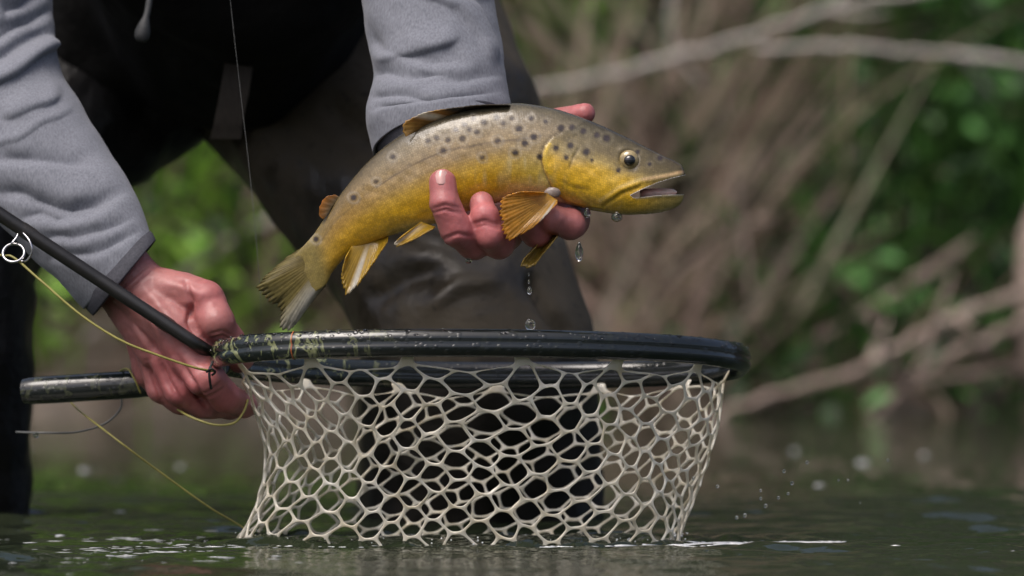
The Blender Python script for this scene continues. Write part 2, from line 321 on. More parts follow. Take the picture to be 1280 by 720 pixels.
# ------------------------------------------------------------------ river
def build_water():
    def axis(lo, hi, f0, f1, step, grow):
        a = list(np.arange(f0, f1 + 1e-9, step)); s = step
        while a[-1] < hi: s *= grow; a.append(a[-1] + s)
        s = step
        while a[0] > lo: s *= grow; a.insert(0, a[0] - s)
        return np.array(a)
    xs = axis(-30, 30, -0.46, 0.46, 0.0034, 1.12); ys = axis(-12, 14, -0.40, 0.75, 0.0034, 1.08)
    X, Y = np.meshgrid(xs, ys); Z = np.zeros_like(X)
    r = np.random.default_rng(3)
    fade = np.exp(-np.maximum(0, np.abs(X) - 0.5) / 0.5) * np.exp(-np.maximum(0, Y - 0.8) / 1.2) * np.exp(-np.maximum(0, -0.4 - Y) / 0.6)
    for k in range(60):
        lam = 10 ** r.uniform(-1.85, -0.75); th = r.normal(math.pi / 2, 0.55); ph = r.uniform(0, 6.28)
        kx, ky = math.cos(th) * 2 * math.pi / lam, math.sin(th) * 2 * math.pi / lam
        Z += 0.0036 * lam * np.sin(kx * X + ky * Y + ph + 0.8 * np.sin(X * 9 + k)) * fade * (1 if lam > .03 else np.exp(-np.maximum(0, np.abs(X) - .45) / .05))
    Z *= 1 - .6 * (1 / (1 + np.exp((Y + .03) / .02))) * np.exp(-((X + .03) / .16) ** 4)      # calmer in the lee in front of the bag
    # rings spreading from the net and a wake to each side of it
    cx, cyy = W(573, 600, 0.09)[:2]
    rr = np.sqrt(((X - cx) / 0.142) ** 2 + ((Y - cyy) / 0.088) ** 2)
    Z += 0.0024 * np.exp(-np.abs(rr - 1) / 0.30) * np.sin((rr - 1) * 34 + 2.0 * np.sin(X * 40)) * (rr > 0.6)
    Z += 0.0042 * np.exp(-((rr - 1.03) / 0.035) ** 2) * (0.6 + 0.5 * np.sin(X * 170) * np.sin(Y * 90 + 1))
    ny, nx = X.shape; V = np.stack([X, Y, Z], -1).reshape(-1, 3)
    i = np.arange(ny * nx).reshape(ny, nx)
    Fc = np.stack([i[:-1, :-1], i[:-1, 1:], i[1:, 1:], i[1:, :-1]], -1).reshape(-1, 4)
    me = bpy.data.meshes.new('river_water'); me.vertices.add(len(V)); me.vertices.foreach_set('co', V.astype(np.float32).ravel())
    me.loops.add(Fc.size); me.loops.foreach_set('vertex_index', Fc.astype(np.int32).ravel())
    me.polygons.add(len(Fc)); me.polygons.foreach_set('loop_start', np.arange(0, Fc.size, 4, dtype=np.int32))
    me.update(calc_edges=True)
    tag(link_mesh('river_water', me, M['water']), kind='structure')
build_water()

# ------------------------------------------------------------------ far bank with its plants
YB = 3.95
def bank_y(x, z): return YB + 0.85 * z + 0.10 * math.sin(x * 3.1 + 1) + 0.05 * math.sin(x * 9 + z * 7)
def build_bank():
    xs = np.linspace(-7, 7, 141); zs = np.r_[np.linspace(-0.5, 0.8, 40), np.linspace(0.9, 4.2, 20)]
    V = []
    for z in zs:
        for x in xs:
            V.append((x, bank_y(x, z) + 0.03 * math.sin(x * 23 + z * 31), z + 0.02 * math.sin(x * 17 + z * 12)))
    n = len(xs); m = len(zs)
    Fc = [(j * n + i, j * n + i + 1, (j + 1) * n + i + 1, (j + 1) * n + i) for j in range(m - 1) for i in range(n - 1)]
    V2 = len(V)                                    # flat ground beyond the crest, out to the horizon
    for x in xs: V.append((x * 14, 130, 4.4))
    Fc += [((m - 1) * n + i, (m - 1) * n + i + 1, V2 + i + 1, V2 + i) for i in range(n - 1)]
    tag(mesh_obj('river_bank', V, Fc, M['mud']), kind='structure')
build_bank()
def pix(x, y, z): d = D0 + y; return 640 + x * F / d, 360 - (z - HC) * F / d
def blade(mb, base, lean, length, width, droop, col, segs=4):
    """A grass or reed blade: a bent tapering strip folded along its midrib."""
    base = np.array(base, float); d = np.array(lean, float); d /= np.linalg.norm(d)
    side = np.cross(d, [0, 1, 0.15]); side /= np.linalg.norm(side) + 1e-9
    p = base.copy(); o = len(mb.v); step = length / segs
    for k in range(segs + 1):
        wv = width * (1 - (k / segs) ** 2 * 0.92) * 0.5
        mb.v += [p - side * wv, p + side * wv]; mb.c += [col, col]
        d = d + np.array([0, -0.15, -1]) * droop / segs; d /= np.linalg.norm(d); p = p + d * step
    mb.f += [(o + 2 * k, o + 2 * k + 1, o + 2 * k + 3, o + 2 * k + 2) for k in range(segs)]
def leaf(mb, c, nrm, along, L, wd, col):
    c = np.array(c); n = np.array(nrm, float); n /= np.linalg.norm(n); a = np.array(along, float); a -= n * (a @ n); a /= np.linalg.norm(a) + 1e-9
    b = np.cross(n, a); o = len(mb.v)
    for u, s, h in ((0, 0, 0), (.3, -.42, .10), (.3, .42, .10), (.3, 0, 0), (.7, -.36, .08), (.7, .36, .08), (.7, 0, -.04), (1, 0, -.14)):
        mb.v.append(c + a * u * L + b * s * wd + n * h * L * .6); mb.c.append(col)
    mb.f += [tuple(o + i for i in q) for q in ((0, 3, 1), (0, 2, 3), (1, 3, 6, 4), (3, 2, 5, 6), (4, 6, 7), (6, 5, 7))]
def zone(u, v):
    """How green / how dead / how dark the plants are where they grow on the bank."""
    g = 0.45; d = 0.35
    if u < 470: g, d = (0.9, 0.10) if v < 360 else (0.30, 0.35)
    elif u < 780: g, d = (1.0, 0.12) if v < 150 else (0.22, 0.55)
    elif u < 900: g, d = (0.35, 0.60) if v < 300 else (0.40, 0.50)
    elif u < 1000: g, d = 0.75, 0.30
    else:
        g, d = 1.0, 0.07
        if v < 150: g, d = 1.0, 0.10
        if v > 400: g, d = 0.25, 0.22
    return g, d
def shade_of(r, base, var=0.25):
    k = 1 + r.uniform(-var, var); return tuple(np.array(base) * k * (1 + r.uniform(-.08, .08, 3)))
def build_plants():
    r = np.random.default_rng(11)
    grass, dead, leaves = MB(), MB(), MB()
    def spot(near):
        if near: x = r.uniform(-0.85, 0.85); z = r.uniform(0.0, 0.85)
        else:
            x = r.uniform(-3.4, 3.4); z = r.uniform(0.0, 3.4)
            if abs(x) < 1.5 and z < 1.35: x += math.copysign(1.5, x)
        y = bank_y(x, z); return x, y, z
    for k in range(7600):
        near = k < 5600; x, y, z = spot(near); u, v = pix(x, y, z); g, d = zone(u, v); big = 1 if near else 2.3
        if u < 470 and v > 420 and r.random() < .75: continue
        if r.random() > .35 + .5 * (g + d) * (1 if math.sin(x * 11 + 2) * math.sin(z * 14 + x * 5) > -.3 else .35): continue
        y -= r.uniform(0, 0.10); t = r.random() * (g + d)
        if t < d:
            lean = (r.normal(-.55 if r.random() < .5 else .5, .5), -r.uniform(0, .8), r.uniform(.1, 1.0))
            pale = r.random(); base = (0.42, 0.33, 0.24) if pale < .22 else ((0.20, 0.15, 0.105) if pale < .7 else (0.06, 0.044, 0.032))
            blade(dead, (x, y, z - .02), lean, r.uniform(.12, .36) * big, r.uniform(.005, .012) * big, r.uniform(.2, 1.3), shade_of(r, base))
        elif r.random() < .72:
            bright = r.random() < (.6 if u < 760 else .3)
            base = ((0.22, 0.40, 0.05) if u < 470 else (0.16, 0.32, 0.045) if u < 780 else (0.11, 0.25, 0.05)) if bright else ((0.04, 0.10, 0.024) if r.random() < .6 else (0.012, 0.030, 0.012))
            blade(grass, (x, y, z - .02), (r.normal(0, .45), -r.uniform(0, .6), 1), r.uniform(.10, .28) * big, r.uniform(.006, .014) * big, r.uniform(.2, 1.5), shade_of(r, base))
    for k in range(150):                        # standing and fallen dry reeds right of the angler
        x = r.uniform(.02, .28) if k < 125 else r.uniform(-.7, .5); z = r.uniform(0, .45); y = bank_y(x, z) - r.uniform(.05, .22)
        lean = (r.normal(.5, .35), -.05, 1) if k % 3 else (r.normal(-.5, .4), -.1, r.uniform(.4, 1))
        blade(dead, (x, y, z - .03), lean, r.uniform(.25, .5), r.uniform(.006, .011), r.uniform(.05, .5), shade_of(r, (0.36, 0.29, 0.215) if r.random() < .5 else (.20, .15, .11)))
    for k in range(6500):                       # broad leaves
        near = k < 4300; x, y, z = spot(near); u, v = pix(x, y, z); g, d = zone(u, v); big = 1 if near else 2.2
        if r.random() > g or (u < 470 and v > 420): continue
        # leaves grow in clumps
        if math.sin(x * 17 + 1.3) * math.sin(z * 21 + x * 6) < -.25 and near: continue
        y -= r.uniform(0.02, 0.16)
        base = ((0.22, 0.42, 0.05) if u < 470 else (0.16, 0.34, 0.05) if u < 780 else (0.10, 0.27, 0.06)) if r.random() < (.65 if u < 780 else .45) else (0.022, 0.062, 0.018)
        leaf(leaves, (x, y, z), (r.normal(0, .5), -r.uniform(.1, 1), r.uniform(.2, 1)), (r.normal(), -.3, r.normal()), r.uniform(.022, .055) * big, r.uniform(.016, .034) * big, shade_of(r, base))
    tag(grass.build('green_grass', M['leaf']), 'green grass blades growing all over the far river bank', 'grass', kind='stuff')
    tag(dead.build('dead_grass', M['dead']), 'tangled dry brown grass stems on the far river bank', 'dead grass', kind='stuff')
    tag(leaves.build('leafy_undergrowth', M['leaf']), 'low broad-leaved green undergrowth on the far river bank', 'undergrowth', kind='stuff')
build_plants()
def branch(name, pts, r0, r1, mat, label, twigs=0, cat='branch', depth=3.95, seed=1, group=None):
    """A branch as one tapered crooked tube with side twigs; points are pixel, pixel, depth offset."""
    r = np.random.default_rng(seed); P = crom([W(p[0], p[1], depth + (p[2] if len(p) > 2 else 0)) for p in pts], 22)
    P += r.normal(0, .0022, P.shape); mb = MB(); mb.add(tube(P, .75 * np.linspace(r0, r1, 22) * (1 + r.uniform(-.12, .12, 22)), 9))
    for k in range(twigs):
        i = r.integers(3, 19); dirv = (P[i + 1] - P[i]); dirv /= np.linalg.norm(dirv); dirv = dirv + r.normal(0, .55, 3); dirv /= np.linalg.norm(dirv)
        L = r.uniform(.05, .13); q = np.array([P[i] + dirv * L * t + np.array([0, 0, .02 * t * t]) for t in np.linspace(0, 1, 6)])
        mb.add(tube(q, np.linspace(r1 * .7, r1 * .25, 6), 6))
    return tag(mb.build(name, mat), label, cat, group)
def build_branches():
    B, N = M['bark'], M['bark_brown']
    branch('branch', [(650, 118), (760, 95), (870, 66), (960, 38), (1060, 8), (1190, -18)], .007, .0065, B, 'pale bare branch slanting up to the top edge right of the fish', 3, seed=2)
    branch('branch', [(940, 62), (1020, 58), (1100, 63), (1200, 70), (1330, 84)], .0058, .0075, B, 'pale straight branch lying level across the top right corner', 1, depth=3.6, seed=3)
    branch('branch', [(860, 540), (940, 502), (1050, 470), (1140, 425), (1210, 388), (1330, 350)], .007, .010, N, 'brown branch reaching down into the water at lower right', 2, depth=3.55, seed=4)
    branch('branch', [(1110, 505), (1160, 462), (1220, 430), (1330, 385)], .0055, .009, N, 'short brown branch below the longer one at lower right', 2, depth=3.5, seed=5)
    branch('branch', [(1020, 425), (1090, 385), (1150, 345), (1215, 300)], .0055, .005, N, 'short pale stick leaning up to the right amid green leaves', 1, seed=6)
    branch('branch', [(845, -30), (838, 20), (850, 70), (880, 108)], .004, .003, B, 'thin twig dangling crooked from the top edge', 0, seed=7)
    branch('branch', [(110, 420), (220, 350), (300, 295), (400, 228), (470, 190)], .008, .007, M['bark'], "pale stalk slanting up between the angler's legs", 0, seed=8)
    branch('branch', [(790, 405), (850, 340), (910, 295), (960, 270)], .005, .004, N, 'dull brown stick slanting behind the drops under the fish head', 1, seed=9)
    branch('branch', [(1040, 560), (1120, 500), (1190, 470), (1330, 455)], .004, .006, N, 'lowest dark stick at the waterline on the right', 1, depth=3.6, seed=10)
    # the weathered stump cut by the right edge
    P = crom([W(1318, 470, 3.6), W(1305, 400, 3.6), W(1300, 320, 3.62), W(1312, 250, 3.65)], 14)
    mb = MB(); mb.add(tube(P, np.array([.040, .038, .036, .034, .033, .031, .031, .030, .030, .029, .028, .027, .024, .014]), 14))
    v = np.array(mb.v); mb.v = list(v + 0.006 * np.stack([vnoise(v, 40, s) for s in (1, 2, 3)], 1))
    tag(mb.build('stump', N), 'weathered brown stump cut off by the right edge', 'stump')
build_branches()

# ------------------------------------------------------------------ the angler
PERSON_LABEL = 'person in grey jersey and dark waders bending to hold a trout over a net'
def px_chain(rows): return [(W(u, v, y), r * PX(y)) for u, v, r, y in rows]
def waisted(rows):
    out = [rows[0]]                     # fingers are slimmer between their joints
    for a, b in zip(rows[:-1], rows[1:]):
        m = [(p + q) / 2 for p, q in zip(a, b)]; m[2] *= .93; out += [tuple(m), b]
    return out
# rows: pixel x, pixel y, radius in pixels, depth in metres
HAND_NET = [   # his right hand (left in the picture), closed round the net handle
    [(60, 215, 46, .115), (118, 296, 42, .085), (160, 345, 37, .070), (196, 382, 38, .066)],
    [(150, 366, 28, .078), (182, 404, 34, .074), (206, 440, 32, .068)],
    [(196, 382, 36, .064), (222, 412, 34, .055), (240, 446, 30, .050)],
    [(188, 362, 30, .066), (226, 366, 27, .058), (257, 374, 24, .050)],                    # thumb root
    [(257, 374, 25, .052), (271, 403, 24, .044), (284, 426, 23, .058), (299, 446, 20, .080)],   # thumb
    [(226, 392, 24, .062), (250, 412, 18, .058)],                                         # web
    [(238, 446, 28, .048), (257, 474, 25, .040), (281, 496, 21, .052), (304, 506, 18, .075)],   # index
    [(214, 448, 29, .062), (226, 486, 23, .058), (254, 505, 20, .066), (288, 508, 17, .086)],   # middle
    [(196, 440, 27, .076), (203, 484, 21, .074), (226, 501, 18, .078), (256, 504, 15, .090)],   # ring
    [(180, 424, 24, .086), (184, 466, 19, .088), (200, 486, 16, .092), (228, 492, 14, .102)],   # little
]
HAND_FISH = [  # his left hand, palm behind the fish, fingers under the belly, thumb over the back
    [(540, 40, 50, .096), (538, 110, 48, .082), (525, 168, 46, .066), (555, 205, 46, .054)],
    [(545, 195, 44, .052), (600, 225, 44, .046), (640, 235, 40, .044)],
    [(545, 215, 40, .052), (600, 262, 36, .042), (640, 262, 34, .040), (690, 262, 28, .036)],
    [(600, 205, 32, .050), (650, 178, 24, .046), (694, 152, 17, .036), (731, 142, 13.5, .024)],     # thumb
    [(595, 270, 28, .036), (600, 296, 24, .012), (592, 304, 21, -.010), (571, 288, 21, -.025), (556, 256, 20, -.029), (553, 228, 17, -.026)],
    [(628, 270, 26, .034), (632, 294, 22, .010), (624, 304, 21, -.010), (612, 294, 19.5, -.023), (606, 270, 18.5, -.024), (602, 254, 15, -.018)],
    [(668, 268, 25, .032), (676, 286, 22, .010), (670, 290, 20, -.006), (655, 278, 19, -.014), (648, 262, 16, -.016)],
    [(698, 262, 24, .030), (716, 276, 22, .012), (712, 280, 21, -.004), (690, 274, 19, -.012), (676, 266, 16, -.014)],
]
def skin_colour(v, extra=None):
    c = np.tile(np.array([0.40, 0.172, 0.163]), (len(v), 1))
    n = vnoise(v, 70, 5)[:, None]; c *= 1 + 0.10 * n * np.array([.5, 1, 1.1])
    return c
def redden(c, v, pts, rad, amt):
    for u, w_, y in pts:
        d = np.linalg.norm(v - W(u, w_, y), axis=1); k = (amt * np.exp(-(d / rad) ** 2))[:, None]
        c = c * (1 - k) + k * np.array([0.50, 0.145, 0.155])
    return c
def hand_detail(me, creases, tendons, reds):
    v = mverts(me); n = mnormals(me); uv = np.stack(pix(v[:, 0], v[:, 1], v[:, 2]), 1); near = n[:, 1] < 0.25
    d = np.zeros(len(v))
    for line, wdt, amp in creases:
        q, s, p = poly_dist(uv, line); d -= 2.1 * amp * np.exp(-(q / wdt) ** 2) * np.sin(np.clip(p, .03, .97) * math.pi) ** .5 * near
    for line, wdt, amp in tendons:
        q, s, p = poly_dist(uv, line); d += 1.5 * amp * np.exp(-(q / wdt) ** 2) * np.sin(np.clip(p, .02, .98) * math.pi) ** .7 * near
    d += 0.0005 * vnoise(v, 90, 8) + 0.00022 * vnoise(v, 260, 9)
    set_verts(me, v + n * d[:, None])
    set_col(me, redden(skin_colour(v), v, reds, 0.012, 0.6))
    return me
def build_person():
    h1 = organic([px_chain(c if i < 4 else waisted(c)) for i, c in enumerate(HAND_NET)], 0.0011, 7)
    hand_detail(h1, [([(232, 352), (240, 378), (236, 402), (246, 424)], 3.5, .0016), ([(262, 418), (278, 414), (292, 420)], 2.0, .0006), ([(262, 424), (279, 420), (292, 427)], 2.0, .0005),
                     ([(222, 446), (236, 472), (252, 500), (262, 512)], 4, .0018), ([(200, 452), (210, 478), (228, 506)], 4, .0018), ([(182, 452), (192, 480), (204, 504)], 3.5, .0016), ([(244, 452), (262, 452), (274, 460)], 3, .0006),
                     ([(248, 496), (266, 488), (276, 478)], 2.2, .0006), ([(252, 500), (270, 493), (281, 484)], 2.2, .0005), ([(140, 372), (160, 352), (186, 330)], 2.2, .0005), ([(146, 380), (166, 360), (193, 336)], 2.2, .0005)],
                [([(170, 372), (196, 410), (216, 446)], 6, .0012), ([(176, 356), (206, 392), (232, 432)], 6, .0010), ([(200, 352), (232, 360), (256, 370)], 6, .0010), ([(160, 392), (178, 424), (192, 450)], 5, .0011)],
                [(257, 374, .045), (252, 476, .035), (232, 440, .045), (208, 450, .055), (225, 485, .045), (284, 432, .045), (280, 500, .045), (240, 500, .045), (200, 480, .06)])
    h2 = organic([px_chain(c if i < 4 else waisted(c)) for i, c in enumerate(HAND_FISH)], 0.0011, 5)
    hand_detail(h2, [([(538, 262), (556, 256), (574, 260)], 2.2, .0006), ([(538, 267), (557, 262), (575, 266)], 2.2, .0006), ([(590, 280), (606, 276), (622, 281)], 2.2, .0006), ([(591, 285), (607, 281), (623, 286)], 2, .0005),
                     ([(552, 300), (572, 292), (592, 296)], 2.5, .0006)], [],
                [(553, 226, -.03), (558, 262, -.04), (572, 288, -.035), (605, 258, -.03), (610, 284, -.035), (618, 308, -.02), (715, 280, 0), (672, 290, -.01), (724, 140, .02), (590, 300, -.02)])
    # the rest of the body under the clothes, one figure with the hands
    T = lambda *rows: px_chain(rows)
    body = organic([T((300, 20, 120, .61), (250, -260, 160, .48), (240, -620, 165, .30), (250, -850, 180, .24)),
                    T((250, -850, 90, .24), (255, -1010, 62, .16), (260, -1120, 72, .10)), T((262, -1130, 95, .08), (264, -1200, 92, .07)),
                    T((90, -850, 85, .26), (-80, -480, 58, .28), (-55, -120, 54, .222), (50, 205, 40, .116)),
                    T((410, -850, 85, .26), (520, -520, 58, .21), (515, -200, 54, .160), (540, 50, 46, .096)),
                    T((360, 60, 120, .58), (520, 250, 120, .50), (590, 390, 112, .43), (600, 800, 90, .50)),
                    T((230, 20, 100, .60), (-10, 230, 84, .505), (-62, 330, 78, .475), (-65, 820, 70, .535))], 0.006, 4)
    set_col(body, skin_colour(mverts(body)))
    bm = bmesh.new()
    for me in (body, h1, h2): bm.from_mesh(me)
    me = bpy.data.meshes.new('person'); bm.to_mesh(me); bm.free()
    o = link_mesh('person', me, M['skin']); tag(o, PERSON_LABEL, 'person')
    return o
person = build_person()

def loft(L, R, y, hd, n, seg, fn=None, tilt=None):
    """Tube through left/right pixel outlines: half depth hd (pixels) about depth y (metres)."""
    rows = crom(np.column_stack([L, R, y, hd, np.zeros(len(y)) if tilt is None else tilt]), n); V = []; UV = []; N = []
    for a in rows:
        l, r_, yy, h = a[:2], a[2:4], a[4], a[5]; c = (l + r_) / 2; e = (r_ - l) / 2; eu = e / np.linalg.norm(e)
        for k in range(seg):
            th = 2 * math.pi * k / seg; p = c + e * math.cos(th) - np.array([0.1, 1.0]) * a[6] * math.sin(th); dy = -math.sin(th) * h
            V.append((p[0], p[1], yy + dy * PX(yy))); UV.append(p); N.append((eu[0] * math.cos(th), eu[1] * math.cos(th), -math.sin(th)))
    V = np.array(V); UV = np.array(UV); N = np.array(N)
    if fn is not None:
        d = fn(UV, V, N); V[:, :2] += N[:, :2] * d[:, None]; V[:, 2] += N[:, 2] * d * PX(0)
    P = W(V[:, 0], V[:, 1], V[:, 2]).T
    Fc = [(i * seg + k, (i + 1) * seg + k, (i + 1) * seg + (k + 1) % seg, i * seg + (k + 1) % seg) for i in range(n - 1) for k in range(seg)]
    return P, Fc
def folds(specs, seed, amp):
    def fn(UV, V, N):
        d = np.zeros(len(UV)); near = smooth(-.05, .35, -N[:, 2])
        wob = UV + 3.0 * np.stack([vnoise(np.c_[UV, V[:, 2] * 0], .04, seed + 1), vnoise(np.c_[UV, V[:, 2] * 0], .04, seed + 2)], 1)
        for line, wd, a in specs:
            q, s, p = poly_dist(wob, line); taper = smooth(0, .2, p) * smooth(0, .25, 1 - p)
            d += 2.1 * a * taper * np.where(s > 0, np.exp(-(q / (wd * .7)) ** 2), np.exp(-(q / (wd * 2.2)) ** 2)) * near
        q3 = np.c_[UV, V[:, 2] * 1500]
        q4 = np.c_[(UV[:, 0] * .8 + UV[:, 1] * .6) * .35, (UV[:, 1] * .8 - UV[:, 0] * .6) * 1.6, V[:, 2] * 700]
        return d + amp * (vnoise(q3, .022, seed) + .35 * vnoise(q3, .06, seed + 5) + .45 * vnoise(q4, .055, seed + 9))
    return fn
def build_clothes():
    # his right sleeve, at the left of the picture
    fl = folds([([(-60, 70), (0, 48), (40, 28), (66, 6)], 7, -7), ([(-60, 100), (0, 78), (45, 52), (68, 38)], 8, -8), ([(-40, 116), (10, 92), (58, 60), (75, 54)], 6, 6),
                ([(-40, 200), (20, 172), (60, 152), (95, 134)], 3, 1.6), ([(-20, 205), (40, 202), (80, 203), (130, 212)], 6, -5),
                ([(-10, 235), (40, 256), (90, 264), (145, 254)], 7, -6), ([(20, 270), (70, 276), (115, 268), (165, 240)], 7, -6),
                ([(40, 300), (90, 300), (130, 290), (172, 268)], 6, -4), ([(60, 325), (105, 322), (140, 310), (176, 285)], 5, -3), ([(0, 20), (30, 8), (60, -14)], 7, -7), ([(0, 148), (40, 130), (80, 118)], 7, 3.5)], 3, 2.6)
    L = np.array([(-190, -260), (-150, -120), (-115, -10), (-98, 62), (-84, 130), (-58, 195), (-22, 250), (24, 300), (66, 342), (108, 384)], float)
    R = np.array([(10, -300), (44, -150), (58, -50), (64, 20), (70, 75), (95, 128), (128, 178), (155, 222), (174, 258), (186, 294)], float)
    y = np.array([.27, .22, .18, .165, .15, .13, .112, .095, .082, .073]); hd = np.array([90, 88, 86, 84, 82, 80, 74, 68, 60, 52.])
    V1, F1 = loft(L, R, y, hd, 190, 110, fl)
    # his left sleeve, in the middle
    fr = folds([([(430, 30), (480, 62), (540, 80), (600, 74)], 9, -4), ([(468, 70), (500, 66), (540, 54), (580, 40)], 8, 4), ([(560, -20), (600, 10), (622, 50), (632, 100)], 5, -4), ([(500, -20), (570, 6), (604, 44), (618, 90)], 8, 3.5),
                ([(458, 98), (480, 92), (520, 100), (560, 96)], 6, -4), ([(464, 128), (500, 120), (540, 124)], 4, -3), ([(462, 140), (500, 131), (560, 122), (630, 118)], 2.2, -1.6), ([(520, 108), (570, 104), (630, 96)], 6, -2.5)], 23, 2.0)
    L = np.array([(430, -330), (430, -200), (440, -90), (452, -20), (461, 40), (470, 92), (463, 130), (461, 158), (468, 190)], float)
    R = np.array([(600, -330), (596, -200), (602, -90), (612, -20), (621, 42), (630, 90), (634, 122), (634, 140), (632, 152)], float)
    y = np.array([.19, .16, .13, .11, .095, .082, .074, .068, .064]); hd = np.array([80, 80, 78, 76, 74, 72, 70, 68, 66.])
    V2, F2 = loft(L, R, y, hd, 170, 110, fr, np.array([0, 0, 0, 0, 4, 12, 20, 26, 30.]))
    mb = MB(); mb.add((list(V1), F1)); mb.add((list(V2), F2))
    me = bpy.data.meshes.new('jersey'); me.from_pydata([tuple(q) for q in mb.v], [], mb.f)
    me = evaluated(me, [('SOLIDIFY', dict(thickness=0.0016, offset=-1.0))])
    shirt = link_mesh('jersey', me, M['jersey'], person); shirt['label'] = 'heathered light grey long sleeves'
    # dark bound cuffs
    def cuff(L, R, y, hd, tilt=0):
        V, Fc = loft(np.array(L, float), np.array(R, float), np.array(y), np.array(hd, float), 14, 72, lambda UV, V, N: 1.2 * vnoise(np.c_[UV, V[:, 2] * 900], .05, 4), np.full(len(y), float(tilt)))
        me = bpy.data.meshes.new('cuff'); me.from_pydata([tuple(q) for q in V], [], Fc)
        me = evaluated(me, [('SOLIDIFY', dict(thickness=0.0030, offset=0.0)), ('BEVEL', dict(width=0.0009, segments=2, limit_method='ANGLE'))])
        link_mesh('cuff', me, M['cuff'], shirt)
    cuff([(104, 379), (109, 384), (114, 388), (119, 392)], [(184, 289), (188, 293), (190, 297), (192, 302)], [.074, .072, .070, .068], [53, 54, 54, 52])
    cuff([(470, 178), (474, 186), (478, 192), (484, 200)], [(630, 142), (628, 152), (626, 160), (622, 168)], [.064, .063, .062, .060], [62, 61, 59, 56], 30)
    # waders
    T = lambda *rows: px_chain(rows)
    me = organic([T((330, 10, 165, .60), (420, 110, 170, .57), (535, 268, 150, .47), (580, 360, 148, .42), (600, 430, 150, .41), (598, 560, 152, .45), (598, 800, 158, .52)),
                  T((480, 20, 150, .62), (560, 150, 120, .56)), T((300, -220, 220, .60), (310, 0, 175, .62))], 0.0045, 8)
    v = mverts(me); n = mnormals(me); uv = np.stack(pix(v[:, 0], v[:, 1], v[:, 2]), 1); wob = uv + 8 * np.stack([vnoise(v, 14, 1), vnoise(v, 14, 2)], 1); d = 0.005 * vnoise(v, 12, 3) + 0.002 * vnoise(v, 34, 4)
    for line, wd, a in [([(660, 330), (690, 380), (720, 430)], 9, -.010), ([(520, 390), (580, 350), (640, 345)], 10, .005), ([(440, 240), (520, 300), (640, 310)], 14, -.006), ([(400, 120), (470, 180), (560, 190)], 16, -.007), ([(640, 120), (660, 220), (700, 300)], 12, -.005), ([(450, 380), (500, 350), (560, 330)], 12, -.006)]:
        q, s, p = poly_dist(wob, line); d += a * np.exp(-(q / wd) ** 2) * smooth(0, .2, p) * smooth(0, .2, 1 - p)
    set_verts(me, v + n * d[:, None]); wad = link_mesh('waders', me, M['wader'], person); wad['label'] = 'brownish grey wet wader leg and seat'
    me = organic([T((250, 0, 150, .60), (120, 110, 125, .56), (-10, 232, 112, .50), (-64, 320, 106, .47), (-66, 440, 108, .48), (-62, 560, 104, .50), (-66, 820, 104, .54))], 0.0045, 6)
    v = mverts(me); n = mnormals(me); set_verts(me, v + n * (0.006 * vnoise(v, 16, 13) + 0.004 * vnoise(v, 38, 14))[:, None])
    lg = link_mesh('wader_leg', me, M['wader_dark'], person); lg['label'] = 'wet black wader leg at the left edge'
    # black jacket front hanging over the lap
    me = organic([T((260, -640, 240, .22), (265, -330, 240, .27), (285, -130, 215, .36), (290, 0, 172, .50)), T((130, -800, 130, .26), (390, -800, 130, .26)),
                  T((330, -60, 160, .52), (440, -30, 140, .56)), T((180, -60, 130, .50), (150, 30, 110, .52))], 0.006, 8)
    v = mverts(me); n = mnormals(me); set_verts(me, v + n * (0.006 * vnoise(v, 12, 23) + 0.003 * vnoise(v, 30, 24))[:, None])
    link_mesh('jacket', me, M['jacket'], person)
    # belt webbing tail with a stitched end, and a draw cord
    P = [(306, 20, .34), (300, 70, .338), (293, 115, .336), (286, 150, .338), (282, 172, .342)]; c = crom([W(*q) for q in P], 24); mb = MB()
    hw = 18 * PX(.34)
    for q in c:
        mb.v += [q + np.array([sx * hw * (1 + .0), dy - abs(sx) * 0.001, 0]) for sx, dy in ((-1, 0), (1, 0), (1, .0022), (-1, .0022))]
    mb.f = [(4 * i + a, 4 * i + (a + 1) % 4, 4 * i + 4 + (a + 1) % 4, 4 * i + 4 + a) for i in range(23) for a in range(4)] + [(0, 1, 2, 3), (95, 94, 93, 92)]
    st = mb.build('belt_strap', M['strap'], person, smooth_shade=False); st['label'] = 'loose brown webbing strap end'
    e = MB(); b = c[-1]; b2 = c[-4]
    e.v = [b + np.array([-hw * 1.04, -.0025, -.001]), b + np.array([hw * 1.04, -.0025, -.001]), b2 + np.array([hw * 1.04, -.0025, 0]), b2 + np.array([-hw * 1.04, -.0025, 0]), b + np.array([-hw * 1.04, .004, -.001]), b + np.array([hw * 1.04, .004, -.001]), b2 + np.array([hw * 1.04, .004, 0]), b2 + np.array([-hw * 1.04, .004, 0])]
    e.f = [(0, 1, 2, 3), (5, 4, 7, 6), (4, 5, 1, 0), (3, 2, 6, 7), (1, 5, 6, 2), (4, 0, 3, 7)]; e.build('strap_end', M['strap'], st, smooth_shade=False)
    mb = MB(); mb.add(tube(crom([W(190, -40, .205), W(186, 5, .200), W(181, 28, .198), W(176, 52, .200)], 16), np.r_[np.full(9, .0022), np.linspace(.0026, .0050, 4), .0052, .0050, .0030], 10))
    mb.build('drawcord', M['cord'], person)['label'] = 'grey drawcord end hanging on the jacket'
